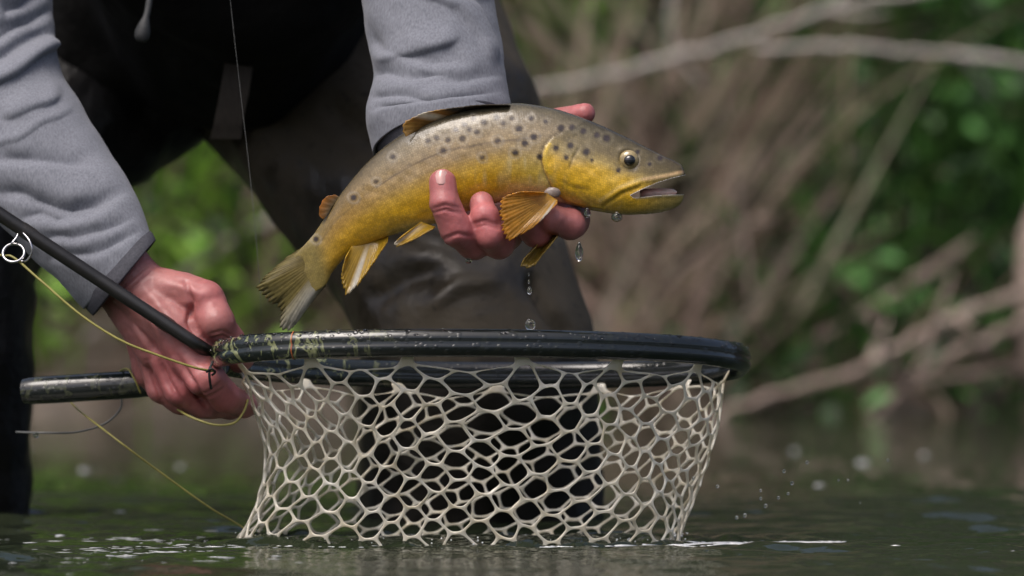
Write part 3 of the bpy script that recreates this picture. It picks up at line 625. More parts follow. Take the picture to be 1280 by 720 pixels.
    # finger nails: a shallow curved shell on the finger tips
    def nail(u, v, y, wpx, hpx, tilt, rot=0):
        mb = MB(); n = 9; s = PX(y)
        for j in range(n):
            for i in range(n):
                a = (i / (n - 1) * 2 - 1); b = (j / (n - 1) * 2 - 1); k = math.sqrt(max(0, 1 - .28 * b ** 4 - .0 * a))
                uu = a * wpx * k * (1 - .25 * max(0, -b) ** 2); vv = b * hpx * (1 - .16 * a * a)
                x = uu * math.cos(rot) - vv * math.sin(rot); z = -(uu * math.sin(rot) + vv * math.cos(rot))
                mb.v.append(W(u, v, y) + np.array([x * s, (a * a * wpx * .55 + tilt * vv + .10 * b * b * hpx) * s, z * s]))
        mb.f = [(j * n + i, j * n + i + 1, (j + 1) * n + i + 1, (j + 1) * n + i) for j in range(n - 1) for i in range(n - 1)]
        me = bpy.data.meshes.new('n'); me.from_pydata([tuple(q) for q in mb.v], [], mb.f)
        me = evaluated(me, [('SOLIDIFY', dict(thickness=.0007, offset=0)), ('SUBSURF', dict(levels=1))]); link_mesh('finger_nail', me, M['nail'], person)
    nail(552, 221.5, -.0336, 8.5, 9.5, -.40)
build_clothes()

# ------------------------------------------------------------------ the trout
FT = [(368, 320), (386, 300), (397, 286), (410, 266), (425, 244), (447, 216), (474, 189), (505, 166), (535, 151), (568, 139), (605, 132), (645, 129), (685, 134), (720, 144), (752, 157), (782, 171), (808, 184), (830, 195), (845, 202), (853, 208), (857, 219)]
FB = [(388, 368), (407, 356), (416, 340), (432, 322), (457, 307), (484, 296), (512, 288), (542, 280), (570, 270), (600, 259), (632, 251), (662, 248), (690, 251), (718, 258), (745, 264), (775, 268), (803, 268), (828, 265), (845, 259), (853, 251), (856, 238)]
FW = [.2, 5, 9, 12, 16, 21, 25, 28, 30, 32, 33, 34, 34, 33, 31, 27, 22.5, 17.5, 13, 8, 0.4]
GILL = [(702, 166), (690, 172), (681, 183), (677, 197), (681, 214), (692, 238), (707, 252), (728, 259), (752, 262)]
SPOTS = [(605, 153, 4.2), (621, 147, 4), (581, 156, 4), (570, 162, 3.6), (587, 162, 3.6), (596, 165, 3.8), (578, 173, 4.2), (629, 154, 3.6), (649, 161, 4.6), (622, 176, 4.2), (603, 197, 3.6), (667, 171, 4.8), (656, 179, 4.6), (644, 191, 4.4),
         (701, 160, 4.6), (713, 182, 4.6), (695, 185, 4), (708, 197, 3.6), (733, 190, 5), (758, 173, 4.8), (746, 169, 4), (729, 164, 4), (715, 159, 4), (675, 196, 4.4), (773, 213, 3.4), (592, 148, 3.4), (560, 175, 3.8), (546, 172, 3.8), (535, 176, 3.6), 
         (554, 188, 4.2), (491, 196, 3.6), (470, 227, 3.2), (442, 247, 4.2), (395, 299, 3.6), (640, 148, 3.2), (664, 148, 3.4), (682, 152, 3), (740, 200, 2.6), (825, 198, 3.2), (812, 205, 2.4), (797, 190, 2.6)]
def fish_paint(uv, t, s):
    """Pigment of the skin: t runs 0 at the back to 1 at the belly, s from tail to snout."""
    def lerp(stops):
        xs = [q[0] for q in stops]; return np.stack([np.interp(t, xs, [q[1][i] for q in stops]) for i in range(3)], 1)
    body = lerp([(0, (.055, .050, .036)), (.06, (.085, .072, .045)), (.16, (.20, .168, .110)), (.33, (.27, .205, .115)), (.47, (.31, .225, .11)), (.60, (.44, .285, .045)), (.74, (.56, .335, .015)), (.87, (.53, .32, .02)), (1, (.52, .40, .14))])
    tailc = lerp([(0, (.10, .075, .032)), (.15, (.22, .150, .060)), (.4, (.34, .205, .045)), (.6, (.44, .26, .022)), (.85, (.48, .27, .012)), (1, (.40, .25, .02))])
    fore = lerp([(0, (.06, .055, .035)), (.10, (.11, .092, .058)), (.3, (.27, .215, .135)), (.5, (.34, .255, .12)), (.62, (.42, .31, .09)), (.74, (.52, .385, .06)), (.9, (.52, .43, .16)), (1, (.55, .48, .28))])
    head = lerp([(0, (.035, .03, .018)), (.15, (.09, .075, .04)), (.3, (.16, .125, .06)), (.42, (.36, .27, .09)), (.55, (.66, .42, .05)), (.75, (.70, .42, .02)), (.9, (.56, .35, .03)), (1, (.40, .31, .09))])
    snout = lerp([(0, (.05, .04, .022)), (.3, (.10, .08, .035)), (.55, (.20, .15, .05)), (.75, (.33, .25, .07)), (1, (.36, .28, .10))])
    k = smooth(.36, .12, s)[:, None]; c = body * (1 - k) + tailc * k
    k = smooth(.50, .62, s)[:, None]; c = c * (1 - k) + fore * k
    q, side, p = poly_dist(uv, GILL); inside = np.where((side < 0) | (uv[:, 0] > 735), 1.0, 0.0); inside[uv[:, 0] < 676] = 0
    k = np.clip(.5 + np.where(inside > 0, q, -q) / 3, 0, 1)[:, None]; c = c * (1 - k) + head * k
    k = smooth(785, 835, uv[:, 0])[:, None]; c = c * (1 - k) + snout * k
    k = smooth(.15, .05, s)[:, None]; c = c * (1 - k) + k * (.5 * c + .5 * np.array([.24, .18, .05])); k = smooth(.09, .04, s)[:, None]; c = c * (1 - k) + k * np.array([.21, .165, .05])
    # gold rim along the gill cover edge, dark line just behind it
    k = (.8 * np.exp(-((q - 3) / 3) ** 2) * (inside > 0) * (p > .18))[:, None]; c = c * (1 - k) + k * np.array([.55, .38, .03])
    k = (.6 * np.exp(-((q - 1) / 1.6) ** 2) * (inside < 1))[:, None]; c = c * (1 - k) + k * np.array([.05, .035, .015])
    # pre-opercle groove, cheek lines, lateral line
    for line, wd, a, colr in [([(724, 184), (717, 196), (711, 211)], 1.4, .6, (.06, .045, .02)), ([(750, 250), (773, 234), (800, 224), (852, 216)], 2.2, .55, (.52, .43, .20)), ([(753, 255), (776, 240), (800, 231)], 1.3, .55, (.10, .07, .02)),
                              ([(768, 205), (776, 211), (790, 214), (801, 206)], 1.5, .5, (.09, .065, .03)), ([(796, 247), (825, 244), (852, 243)], 1.8, .7, (.60, .54, .42)), ([(700, 225), (715, 233), (740, 238)], 2.0, .3, (.16, .11, .02)),
                              ([(470, 234), (510, 208), (560, 187), (620, 178), (675, 170)], 1.5, .8, (.11, .08, .05)), ([(395, 310), (420, 275), (470, 234)], 1.3, .4, (.12, .09, .05)), ([(804, 224), (830, 220), (853, 215)], 2.0, .6, (.40, .24, .13))]:
        q, _, p = poly_dist(uv, line); k = (a * np.exp(-(q / wd) ** 2))[:, None]; c = c * (1 - k) + k * np.array(colr)
    for x, y, rx, ry, colr, a in [(712, 192, 20, 14, (.24, .21, .14), .55), (742, 182, 16, 10, (.17, .14, .08), .5), (786, 200, 19, 17, (.13, .10, .045), .55), (765, 222, 12, 10, (.50, .37, .10), .4), (748, 232, 17, 13, (.78, .50, .05), .6), (705, 222, 12, 16, (.70, .43, .03), .5), (770, 252, 22, 7, (.30, .21, .03), .4), (812, 212, 22, 6, (.16, .12, .05), .4), (730, 252, 16, 6, (.26, .16, .02), .4)]:
        q = np.hypot((uv[:, 0] - x) / rx, (uv[:, 1] - y) / ry) * (1 + .25 * vnoise(np.c_[uv, uv[:, 0] * 0], .12, int(x))); k = (a * np.exp(-q ** 2))[:, None]; c = c * (1 - k) + k * np.array(colr)
    # pale vertical flecks above the belly
    fl = vnoise(np.c_[uv[:, 0], uv[:, 1] * .25, uv[:, 0] * 0], .16, 3); k = (.35 * smooth(.1, .7, fl) * smooth(.5, .62, t) * smooth(.92, .75, t) * smooth(.42, .52, s) * smooth(.72, .66, s))[:, None]
    c = c * (1 - k) + k * np.array([.50, .46, .30])
    for x, y, r in SPOTS:
        r = r * 1.18
        d = np.hypot(uv[:, 0] - x, (uv[:, 1] - y) * 1.05) * (1 + .10 * vnoise(np.c_[uv, uv[:, 0] * 0], .3, int(x)))
        k = ((.35 if x < 670 else .08) * np.exp(-((d - r * 1.45) / 1.8) ** 2))[:, None]; c = c * (1 - k) + k * np.array([.36, .33, .28])
        dark = .95 if (x > 640 or y > 240) else .82
        k = (dark * smooth(r * 1.15, r * .45, d))[:, None]; c = c * (1 - k) + k * np.array([.030, .023, .026])
    # olive freckling
    f = vnoise(np.c_[uv, uv[:, 0] * 0], .35, 31); c *= (1 + .13 * f[:, None])
    return c
def build_fish():
    n, seg = 400, 150
    rows = crom(np.column_stack([FT, FB, np.array(FW)[:, None]]), n); rows = arc_resample(rows, n); rows[:, 4] = np.maximum(rows[:, 4], .3)
    UV, DY, TT, SS, NN = [], [], [], [], []
    for i, a in enumerate(rows):
        T, B, wd = a[:2], a[2:4], a[4]; c = (T + B) / 2; e = (T - B) / 2; eu = e / (np.linalg.norm(e) + 1e-9)
        th = 2 * np.pi * np.arange(seg) / seg; ct, st = np.cos(th), np.sin(th)
        wd_t = wd * (1 + .10 * (-ct) * (1 - ct * ct))
        UV.append(c + ct[:, None] * e); DY.append(-st * wd_t); TT.append((1 - ct) / 2); SS.append(np.full(seg, i / (n - 1)))
        NN.append(np.column_stack([np.outer(ct, eu), -st]))
    UV = np.concatenate(UV); DY = np.concatenate(DY); TT = np.concatenate(TT); SS = np.concatenate(SS); NN = np.concatenate(NN)
    col = fish_paint(UV, TT, SS)
    # relief of the head: gill cover standing proud, cheek plates, jaw bone, brow
    d = np.zeros(len(UV)); q, side, p = poly_dist(UV, GILL); ins = ((side < 0) | (UV[:, 0] > 735)) & (UV[:, 0] > 674)
    d += 2.6 * smooth(0, 2.6, np.where(ins, q, 0)) * np.exp(-np.where(ins, q, 0) / 26) * ins * smooth(.05, .4, p)
    d -= 1.0 * np.exp(-(q / 3) ** 2) * (~ins)
    for line, wd, a in [([(724, 184), (717, 196), (711, 211)], 1.6, -1.3), ([(752, 252), (775, 237), (802, 227), (852, 218)], 3.2, 1.6), ([(755, 257), (778, 242), (800, 234)], 1.8, -1.6), ([(796, 246), (825, 244), (850, 243)], 2.6, 1.2),
                        ([(700, 225), (716, 234), (742, 238)], 2.2, -.9), ([(768, 204), (776, 212), (790, 215), (802, 206)], 1.8, -1.0), ([(770, 190), (784, 184), (800, 190)], 3, .9), ([(730, 205), (750, 222), (752, 240)], 3, -.7), ([(712, 214), (722, 240), (745, 256)], 1.8, -.9)]:
        q, _, p = poly_dist(UV, line); d += a * np.exp(-(q / wd) ** 2) * np.sin(np.clip(p, .04, .96) * np.pi) ** .4
    e2 = np.hypot(UV[:, 0] - 786, UV[:, 1] - 200); d -= 2.2 * smooth(15, 10, e2)
    d *= smooth(.15, .5, np.abs(NN[:, 2]))
    d += .5 * vnoise(np.c_[UV, DY], .10, 12) + .12 * vnoise(np.c_[UV, DY], .3, 13)
    UV2 = UV + NN[:, :2] * d[:, None] * .5; DY2 = DY + NN[:, 2] * d
    # the tail swings back from the lens, the head comes forward a little
    yc = 0.016 * smooth(.5, 0, SS) ** 1.5 - 0.004 * smooth(.7, 1, SS)
    P = W(UV2[:, 0], UV2[:, 1], yc + DY2 * PX(0)).T
    Fc = [(i * seg + k, i * seg + (k + 1) % seg, (i + 1) * seg + (k + 1) % seg, (i + 1) * seg + k) for i in range(n - 1) for k in range(seg)]
    Fc += [tuple(range(seg))[::-1], tuple((n - 1) * seg + k for k in range(seg))]
    me = bpy.data.meshes.new('fish'); me.from_pydata([tuple(q) for q in P], [], Fc); set_col(me, col)
    at = me.attributes.new('fishuv', 'FLOAT_VECTOR', 'POINT'); arc = np.repeat(np.r_[0, np.cumsum(np.linalg.norm(np.diff((rows[:, :2] + rows[:, 2:4]) / 2, axis=0), axis=1))], seg)
    gir = np.tile(np.minimum(np.arange(seg), seg - np.arange(seg)), n) / (seg / 2) * 150.0
    at.data.foreach_set('vector', np.column_stack([arc, gir, gir * 0]).astype(np.float32).ravel())
    me.materials.append(M['skin_fish']); me.materials.append(M['mouth'])
    # the open mouth is cut out as a rounded wedge
    up = [(788, 244), (803, 236.5), (820, 229), (839, 223), (858, 218.5), (875, 216)]; lo = [(875, 243), (858, 243.2), (840, 243.2), (822, 244), (806, 246), (792, 247.5)]
    ring = np.array(up + lo); m = len(ring); V = []
    for yy in (-.03, .03): V += [W(u, v, yy) for u, v in ring]
    cf = [tuple(range(m))[::-1], tuple(range(m, 2 * m))] + [(i, (i + 1) % m, m + (i + 1) % m, m + i) for i in range(m)]
    cme = bpy.data.meshes.new('cut'); cme.from_pydata([tuple(q) for q in V], [], cf); cme.materials.append(M['mouth'])
    bm = bmesh.new(); bm.from_mesh(cme); bmesh.ops.recalc_face_normals(bm, faces=bm.faces); bm.to_mesh(cme); bm.free()
    bm = bmesh.new(); bm.from_mesh(me); bmesh.ops.recalc_face_normals(bm, faces=bm.faces); bm.to_mesh(me); bm.free()
    co = bpy.data.objects.new('cut', cme); COL.objects.link(co)
    r = evaluated(me, [('BOOLEAN', dict(operation='DIFFERENCE', solver='EXACT', object=co, material_mode='TRANSFER'))]); bpy.data.objects.remove(co)
    r.polygons.foreach_set('use_smooth', [True] * len(r.polygons)); r.set_sharp_from_angle(angle=math.radians(40))
    fish = bpy.data.objects.new('trout', r); r.name = 'trout'; COL.objects.link(fish)
    tag(fish, 'spotted golden brown trout held in a hand above the net', 'fish')
    # tongue
    mb = MB(); mb.add(tube([W(800, 243, 0), W(815, 242, 0), W(830, 241, 0), W(842, 240.5, -.001), W(846, 240, -.001)], np.array([.006, .006, .005, .004, .001]) * .55, 12)); mb.build('tongue', M['tongue'], fish)
    # eye
    eye = MB(); eye.add(ico(W(786, 200, -.0116), 12.6 * PX(0), 4, (1, .62, 1))); ey = eye.build('eye', M['iris'], fish)
    pu = MB(); pu.add(ico(W(787, 200.5, -.0146), 7.0 * PX(0), 3, (1.05, .72, 1))); pu.build('pupil', M['pupil'], ey)
    # fins: grid from root line to free edge, corrugated by the rays
    def fin(name, root, tip, y0, y1, rays, base, edge, thick=.7, bulge=0, label=None, pale=None, late=None, fpow=1.0):
        nu, nv = rays * 6 + 1, 22; Rt = arc_resample(crom(root, 40), nu) if len(root) > 2 else arc_resample(np.array(root, float), nu); Tp = arc_resample(crom(tip, 80), nu)
        r = np.random.default_rng(rays); V, C = [], []; jr = r.random(rays + 2)
        for i in range(nu):
            ph = i / 6.0; ridge = abs((ph % 1) - .5) * 2; lenv = 1 - .07 * jr[int(ph)] * (ridge < 2)
            for j in range(nv):
                f = j / (nv - 1); ff = f * (1 + (lenv - 1) * f * f) * (1 - .05 * (1 - ridge) * (f > .9)); p = Rt[i] * (1 - ff) + Tp[i] * ff
                y = y0 + (y1 - y0) * f ** fpow + (bulge * math.sin(f * math.pi) + (.9 * (ridge - .5) * min(1, 3 * f)) * PX(0) * .28) + bulge * .6 * f * math.sin(i / nu * 5)
                V.append(W(p[0], p[1], y)); k = f ** 1.2
                c = np.array(base) * (1 - k) + np.array(edge) * k
                if late: kk = float(smooth(late[0], late[0] + .2, i / nu)) * (.35 + .65 * f); c = c * (1 - kk) + kk * np.array(late[1])
                c = c * (.84 + .22 * ridge) * (1 + .10 * math.sin(i * 2.3 + 4 * f)) * (1 + .22 * math.sin(ph * 2.1 + 3 * f) * f)
                if pale and pale[0] < i / nu < pale[1]: kk = .95 * math.sin((i / nu - pale[0]) / (pale[1] - pale[0]) * math.pi) * min(1, 2.5 * f); c = c * (1 - kk) + kk * np.array([.66, .64, .56])
                C.append(c)
        Fq = [(i * nv + j, (i + 1) * nv + j, (i + 1) * nv + j + 1, i * nv + j + 1) for i in range(nu - 1) for j in range(nv - 1)]
        me = bpy.data.meshes.new(name); me.from_pydata([tuple(q) for q in V], [], Fq); set_col(me, np.array(C))
        me = evaluated(me, [('SOLIDIFY', dict(thickness=thick * .001, offset=0))]); o = link_mesh(name, me, M['fin'], fish)
        if label: o['label'] = label
    OL, AM = (.16, .13, .045), (.42, .25, .04)
    fin('tail_fin', [(394, 302), (400, 328), (406, 352)], [(386, 304), (352, 326), (319, 358), (322, 366), (334, 378), (348, 390), (348, 402), (350, 413), (358, 417), (368, 408), (388, 380), (407, 358)], .0160, .0225, 38, (.30, .225, .06), (.21, .18, .065), bulge=-.0006, fpow=3.0, label='olive forked tail fin', pale=(.56, .97))  # pale range colours the lower lobe, painting in its white glint
    fin('anal_fin', [(440, 306), (462, 302), (486, 294)], [(432, 322), (426, 344), (426, 360), (433, 370), (447, 358), (464, 334), (484, 303)], .008, .000, 22, (.46, .29, .02), (.56, .36, .04), pale=(.36, .52))
    fin('pelvic_fin', [(526, 277), (544, 284)], [(500, 297), (491, 306), (495, 309), (515, 301), (541, 286)], -.006, -.016, 11, (.44, .28, .03), (.54, .35, .05), pale=(.08, .26))
    fin('pectoral_fin', [(683, 241), (697, 251)], [(668, 240), (645, 240), (627, 247), (622, 262), (624, 284), (631, 304), (646, 297), (668, 284), (696, 255)], -.021, -.032, 30, (.58, .34, .06), (.64, .30, .03), bulge=-.003, label='amber pectoral fin spread over the fingers', pale=(.78, .95))
    fin('pectoral_fin', [(686, 282), (697, 290)], [(668, 312), (651, 329), (653, 335), (664, 336), (676, 322), (697, 296)], .000, -.016, 10, (.38, .25, .04), (.46, .32, .07), bulge=.002, label='far pectoral fin hanging below the fingers')
    fin('dorsal_fin', [(640, 133), (600, 136), (560, 147), (524, 162)], [(634, 131), (602, 131), (570, 134), (545, 137.5), (525, 142), (508, 150), (502, 160), (507, 171)], -.003, -.011, 20, (.022, .018, .010), (.05, .036, .018), bulge=-.001, label='folded dorsal fin with amber tips', pale=(.62, .80), late=(.45, (.52, .30, .07)))
    fin('adipose_fin', [(424, 246), (408, 270)], [(418, 243), (406, 246), (399, 258), (399, 270), (404, 274)], .010, .010, 5, (.16, .12, .06), (.50, .20, .03), thick=1.2)
    # fleshy pectoral base
    mb = MB(); mb.add(ico(W(691, 241, -.0185), 9.5 * PX(0), 3, (1.1, .5, .72))); v = np.array(mb.v); mb.v = list(v + .0005 * np.stack([vnoise(v, 300, k) for k in (1, 2, 3)], 1)); mb.build('fin_base', M['finbase'], fish)
build_fish()

# ------------------------------------------------------------------ the landing net
HOOP = [W(272, 447, .052), W(603, 430, -.010), W(928, 452, .10), W(603, 470, .192)]      # left, front, right, back
HC_ = (HOOP[0] + HOOP[2]) / 2; HA = (HOOP[2] - HOOP[0]) / 2; HB = (HOOP[3] - HOOP[1]) / 2
HN = np.cross(HA, HB); HN /= np.linalg.norm(HN)
if HN[2] < 0: HN = -HN
def hoop_pt(phi, k=1.0, drop=0.0):
    e = 2 / 2.25; c, s = math.cos(phi), math.sin(phi)
    return HC_ + HA * k * math.copysign(abs(c) ** e, c) + HB * k * math.copysign(abs(s) ** e, s) - HN * drop
def build_net():
    net = empty('landing_net', tuple(W(603, 450, .09))); off = -np.array(net.location)
    tag(net, 'black camouflage landing net with a pale rubber mesh bag dipped in the water', 'landing net')
    def put(o): o.matrix_parent_inverse = Matrix.Translation(Vector(off)); return o
    # hoop: two rounded beads one above the other, swept round the oval
    n = 260; prof = []
    for k in range(28):
        th = 2 * math.pi * k / 28; z = math.cos(th) * 17.5; x = math.sin(th) * 11.5
        x *= 1 - .30 * math.exp(-(z / 2.4) ** 2) if abs(x) > 3 else 1
        prof.append((x * PX(0), z * PX(0)))
    V = []
    for i in range(n):
        ph = 2 * math.pi * i / n; p = hoop_pt(ph); t = hoop_pt(ph + .01) - hoop_pt(ph - .01); t /= np.linalg.norm(t); out = np.cross(t, HN)
        for x, z in prof: V.append(p + out * x + HN * z)
    m = len(prof); Fc = [(i * m + k, i * m + (k + 1) % m, ((i + 1) % n) * m + (k + 1) % m, ((i + 1) % n) * m + k) for i in range(n) for k in range(m)]
    hoop = put(mesh_obj('hoop', V, Fc, M['camo'], net)); bm = bmesh.new(); bm.from_mesh(hoop.data); bmesh.ops.recalc_face_normals(bm, faces=bm.faces); bm.to_mesh(hoop.data); bm.free()
    # orange whipping on the hoop
    ph = math.radians(225); best = min(np.linspace(math.pi, 1.5 * math.pi, 200), key=lambda a: abs(pix(*hoop_pt(a))[0] - 369)); V = []
    for j, da in enumerate((-.003, 0, .003)):
        p = hoop_pt(best + da); t = hoop_pt(best + da + .01) - hoop_pt(best + da - .01); t /= np.linalg.norm(t); out = np.cross(t, HN)
        for x, z in prof: V.append(p + out * x * 1.045 + HN * z * 1.03)
    Fc = [(j * m + k, j * m + (k + 1) % m, (j + 1) * m + (k + 1) % m, (j + 1) * m + k) for j in range(2) for k in range(m)]
    mesh_obj('thread_wrap', V, Fc, M['orange'], hoop)
    # handle
    P = crom([W(276, 456, .056), W(240, 470, .085), (W(180, 479, .108)), W(110, 484, .118), W(30, 489, .128)], 40)
    mb = MB(); rr = np.r_[np.linspace(12, 17, 10), np.full(26, 17.5), 17.4, 17.2, 16.8, 15.5] * PX(.1); mb.add(tube(P, rr, 24))
    put(mb.build('handle', M['camo'], net, sharp=50))
    # wet beads standing on the hoop
    r = np.random.default_rng(6); mb = MB()
    for k in range(150):
        ph = math.radians(r.uniform(188, 352)); p = hoop_pt(ph); t = hoop_pt(ph + .01) - hoop_pt(ph - .01); t /= np.linalg.norm(t); out = np.cross(t, HN)
        th = r.uniform(-.1, 1.3); q = p + out * math.sin(th) * 11.3 * PX(0) + HN * math.cos(th) * 17.3 * PX(0); s = r.uniform(1.0, 3.2) * PX(0)
        mb.add(ico(q, s, 1, (1.25, 1, .6)))
    wb = put(mb.build('water_beads', M['drop'], net)); wb['kind'] = 'stuff'
    # bag: rounded cells of moulded rubber
    ncol, nrow = 52, 8
    aa = np.linspace(0, 2 * math.pi, 721); pp = np.array([hoop_pt(-a, .935) for a in aa]); ss = np.r_[0, np.cumsum(np.linalg.norm(np.diff(pp, axis=0), axis=1))]; ss /= ss[-1]
    def phi_of(u): u = u % 1.0; return float(np.interp(u, ss, aa)) * .8 + .2 * 2 * math.pi * u
    def bag(u, v):
        """u round the bag 0..1 (0 = right end), v = pixels below the rim line."""
        ph = -phi_of(u); top = hoop_pt(ph, 0.935, .0085); f = min(1.4, v / 232.0)
        c, s = math.cos(ph), math.sin(ph); e = 2 / 2.2
        b0 = W(570, 686, .09); bx = 284 * PX(.09); by = .082
        bot = np.array([b0[0] + bx * math.copysign(abs(c) ** e, c), b0[1] + by * math.copysign(abs(s) ** e, s), 0.0])
        p = top + (bot - top) * f
        waist = math.sin(min(1, f) * math.pi); lean = 1 - .17 * waist * (c < 0) * abs(c)
        p[0] = b0[0] + (p[0] - b0[0]) * lean
        p += .0035 * np.array([math.sin(u * 31 + f * 5), math.sin(u * 47 + f * 7 + 1), .6 * math.sin(u * 39 + f * 3 + 2) * (f > .05)]) * min(1, f * 4)
        return p
    r = np.random.default_rng(9); verts = {}; V = []; 
    def vid(i, j, key=None):
        """Node of the hexagon lattice; columns i are half a row out of step."""
        i = i % (ncol * 2); k = (i, j) if key is None else (i, j, key)
        if k not in verts: verts[k] = None
        return k
    # flat-topped hexagons: column c, row q centre at (c, q + .5*(c%2)); corners shared through a rounded key
    pos = {}; Fc = []; cw, chh = 1.0 / ncol, 38.0; jit = {}
    def node(cu, cv):
        k = (round(cu * 50) % (ncol * 50), round(cv * 50))
        if k not in jit: jit[k] = (r.normal(0, .035), r.normal(0, .04)); pos[k] = None
        return k
    cells = []
    for c in range(ncol):
        for q in range(nrow):
            cv = q + .5 * (c % 2) + .58; cu = c
            cor = [(cu - .74, cv), (cu - .26, cv - .5), (cu + .26, cv - .5), (cu + .74, cv), (cu + .26, cv + .5), (cu - .26, cv + .5)]
            cells.append([node(*k) for k in cor])
    for c in range(1, ncol, 2):
        cells.append([node(*k) for k in ((c - .74, .08), (c + .74, .08), (c + .26, .58), (c - .26, .58))])
    def nodexyz(k):
        ju, jv = jit[k]; cu = k[0] / 50 + ju; cv = k[1] / 50 + jv
        sag = 9 * (1 - abs(math.cos(math.pi * k[0] / 50 / 4))) * max(0, 1 - cv / 2.5); cu += .13 * math.sin(cu * .9 + cv * 1.1) + .10 * math.sin(cu * .37 - cv * 1.9 + 1); cv += .10 * math.sin(cu * .55 + 2) * min(1, cv)
        return bag((cu - .13 * cv) * cw, 5 + sag + max(0, cv) * chh * (1 - .012 * cv))
    idx = {}
    for k in jit: idx[k] = len(V); V.append(nodexyz(k))
    for cell in cells:
        P = np.array([V[idx[k]] for k in cell]); ctr = P.mean(0); m = len(P); ring = []
        for a in range(m): ring += [P[a], (P[a] + P[(a + 1) % m]) / 2]
        mids = []
        for a in range(m):
            ek = ('m',) + tuple(sorted((cell[a], cell[(a + 1) % m])))
            if ek not in idx: idx[ek] = len(V); V.append(ring[2 * a + 1] + r.normal(0, .0007, 3))
            mids.append(idx[ek])
        o = len(V)
        for b, p in enumerate(ring):
            dvec = p - ctr; L = np.linalg.norm(dvec); V.append(ctr + dvec * max(.4, 1 - (.00102 if b % 2 == 0 else .00074) / (L + 1e-9)))
        for a in range(m):
            n0, n1, mm = idx[cell[a]], idx[cell[(a + 1) % m]], mids[a]; q0, q1, q2 = o + 2 * a, o + 2 * a + 1, o + (2 * a + 2) % (2 * m)
            Fc += [(n0, mm, q1, q0), (mm, n1, q2, q1)]
    # narrow band joining the first row to the hoop
    tops = {}
    def top_of(k, u):
        if k not in tops: tops[k] = len(V); V.append(hoop_pt(-phi_of(u * cw), .95, .0055 + .001 * r.random()))
        return tops[k]
    for c in range(0, ncol, 4):            # tabs that hold the bag to the hoop
        cell = cells[c * nrow]; ka, kb = cell[1], cell[2]; mi = idx[('m',) + tuple(sorted((ka, kb)))]
        ta, tb, tm = top_of(ka, c - .30), top_of(kb, c + .30), top_of((ka, kb), c); Fc += [(idx[ka], mi, tm, ta), (mi, idx[kb], tb, tm)]
    me = bpy.data.meshes.new('bag'); me.from_pydata([tuple(q) for q in V], [], Fc)
    bm = bmesh.new(); bm.from_mesh(me); bmesh.ops.recalc_face_normals(bm, faces=bm.faces); bm.to_mesh(me); bm.free()
    me = evaluated(me, [('SOLIDIFY', dict(thickness=.0017, offset=0)), ('SUBSURF', dict(levels=2))])
    o = put(link_mesh('mesh_bag', me, M['rubber'], net)); o['label'] = 'pale see-through rubber mesh bag'
build_net()

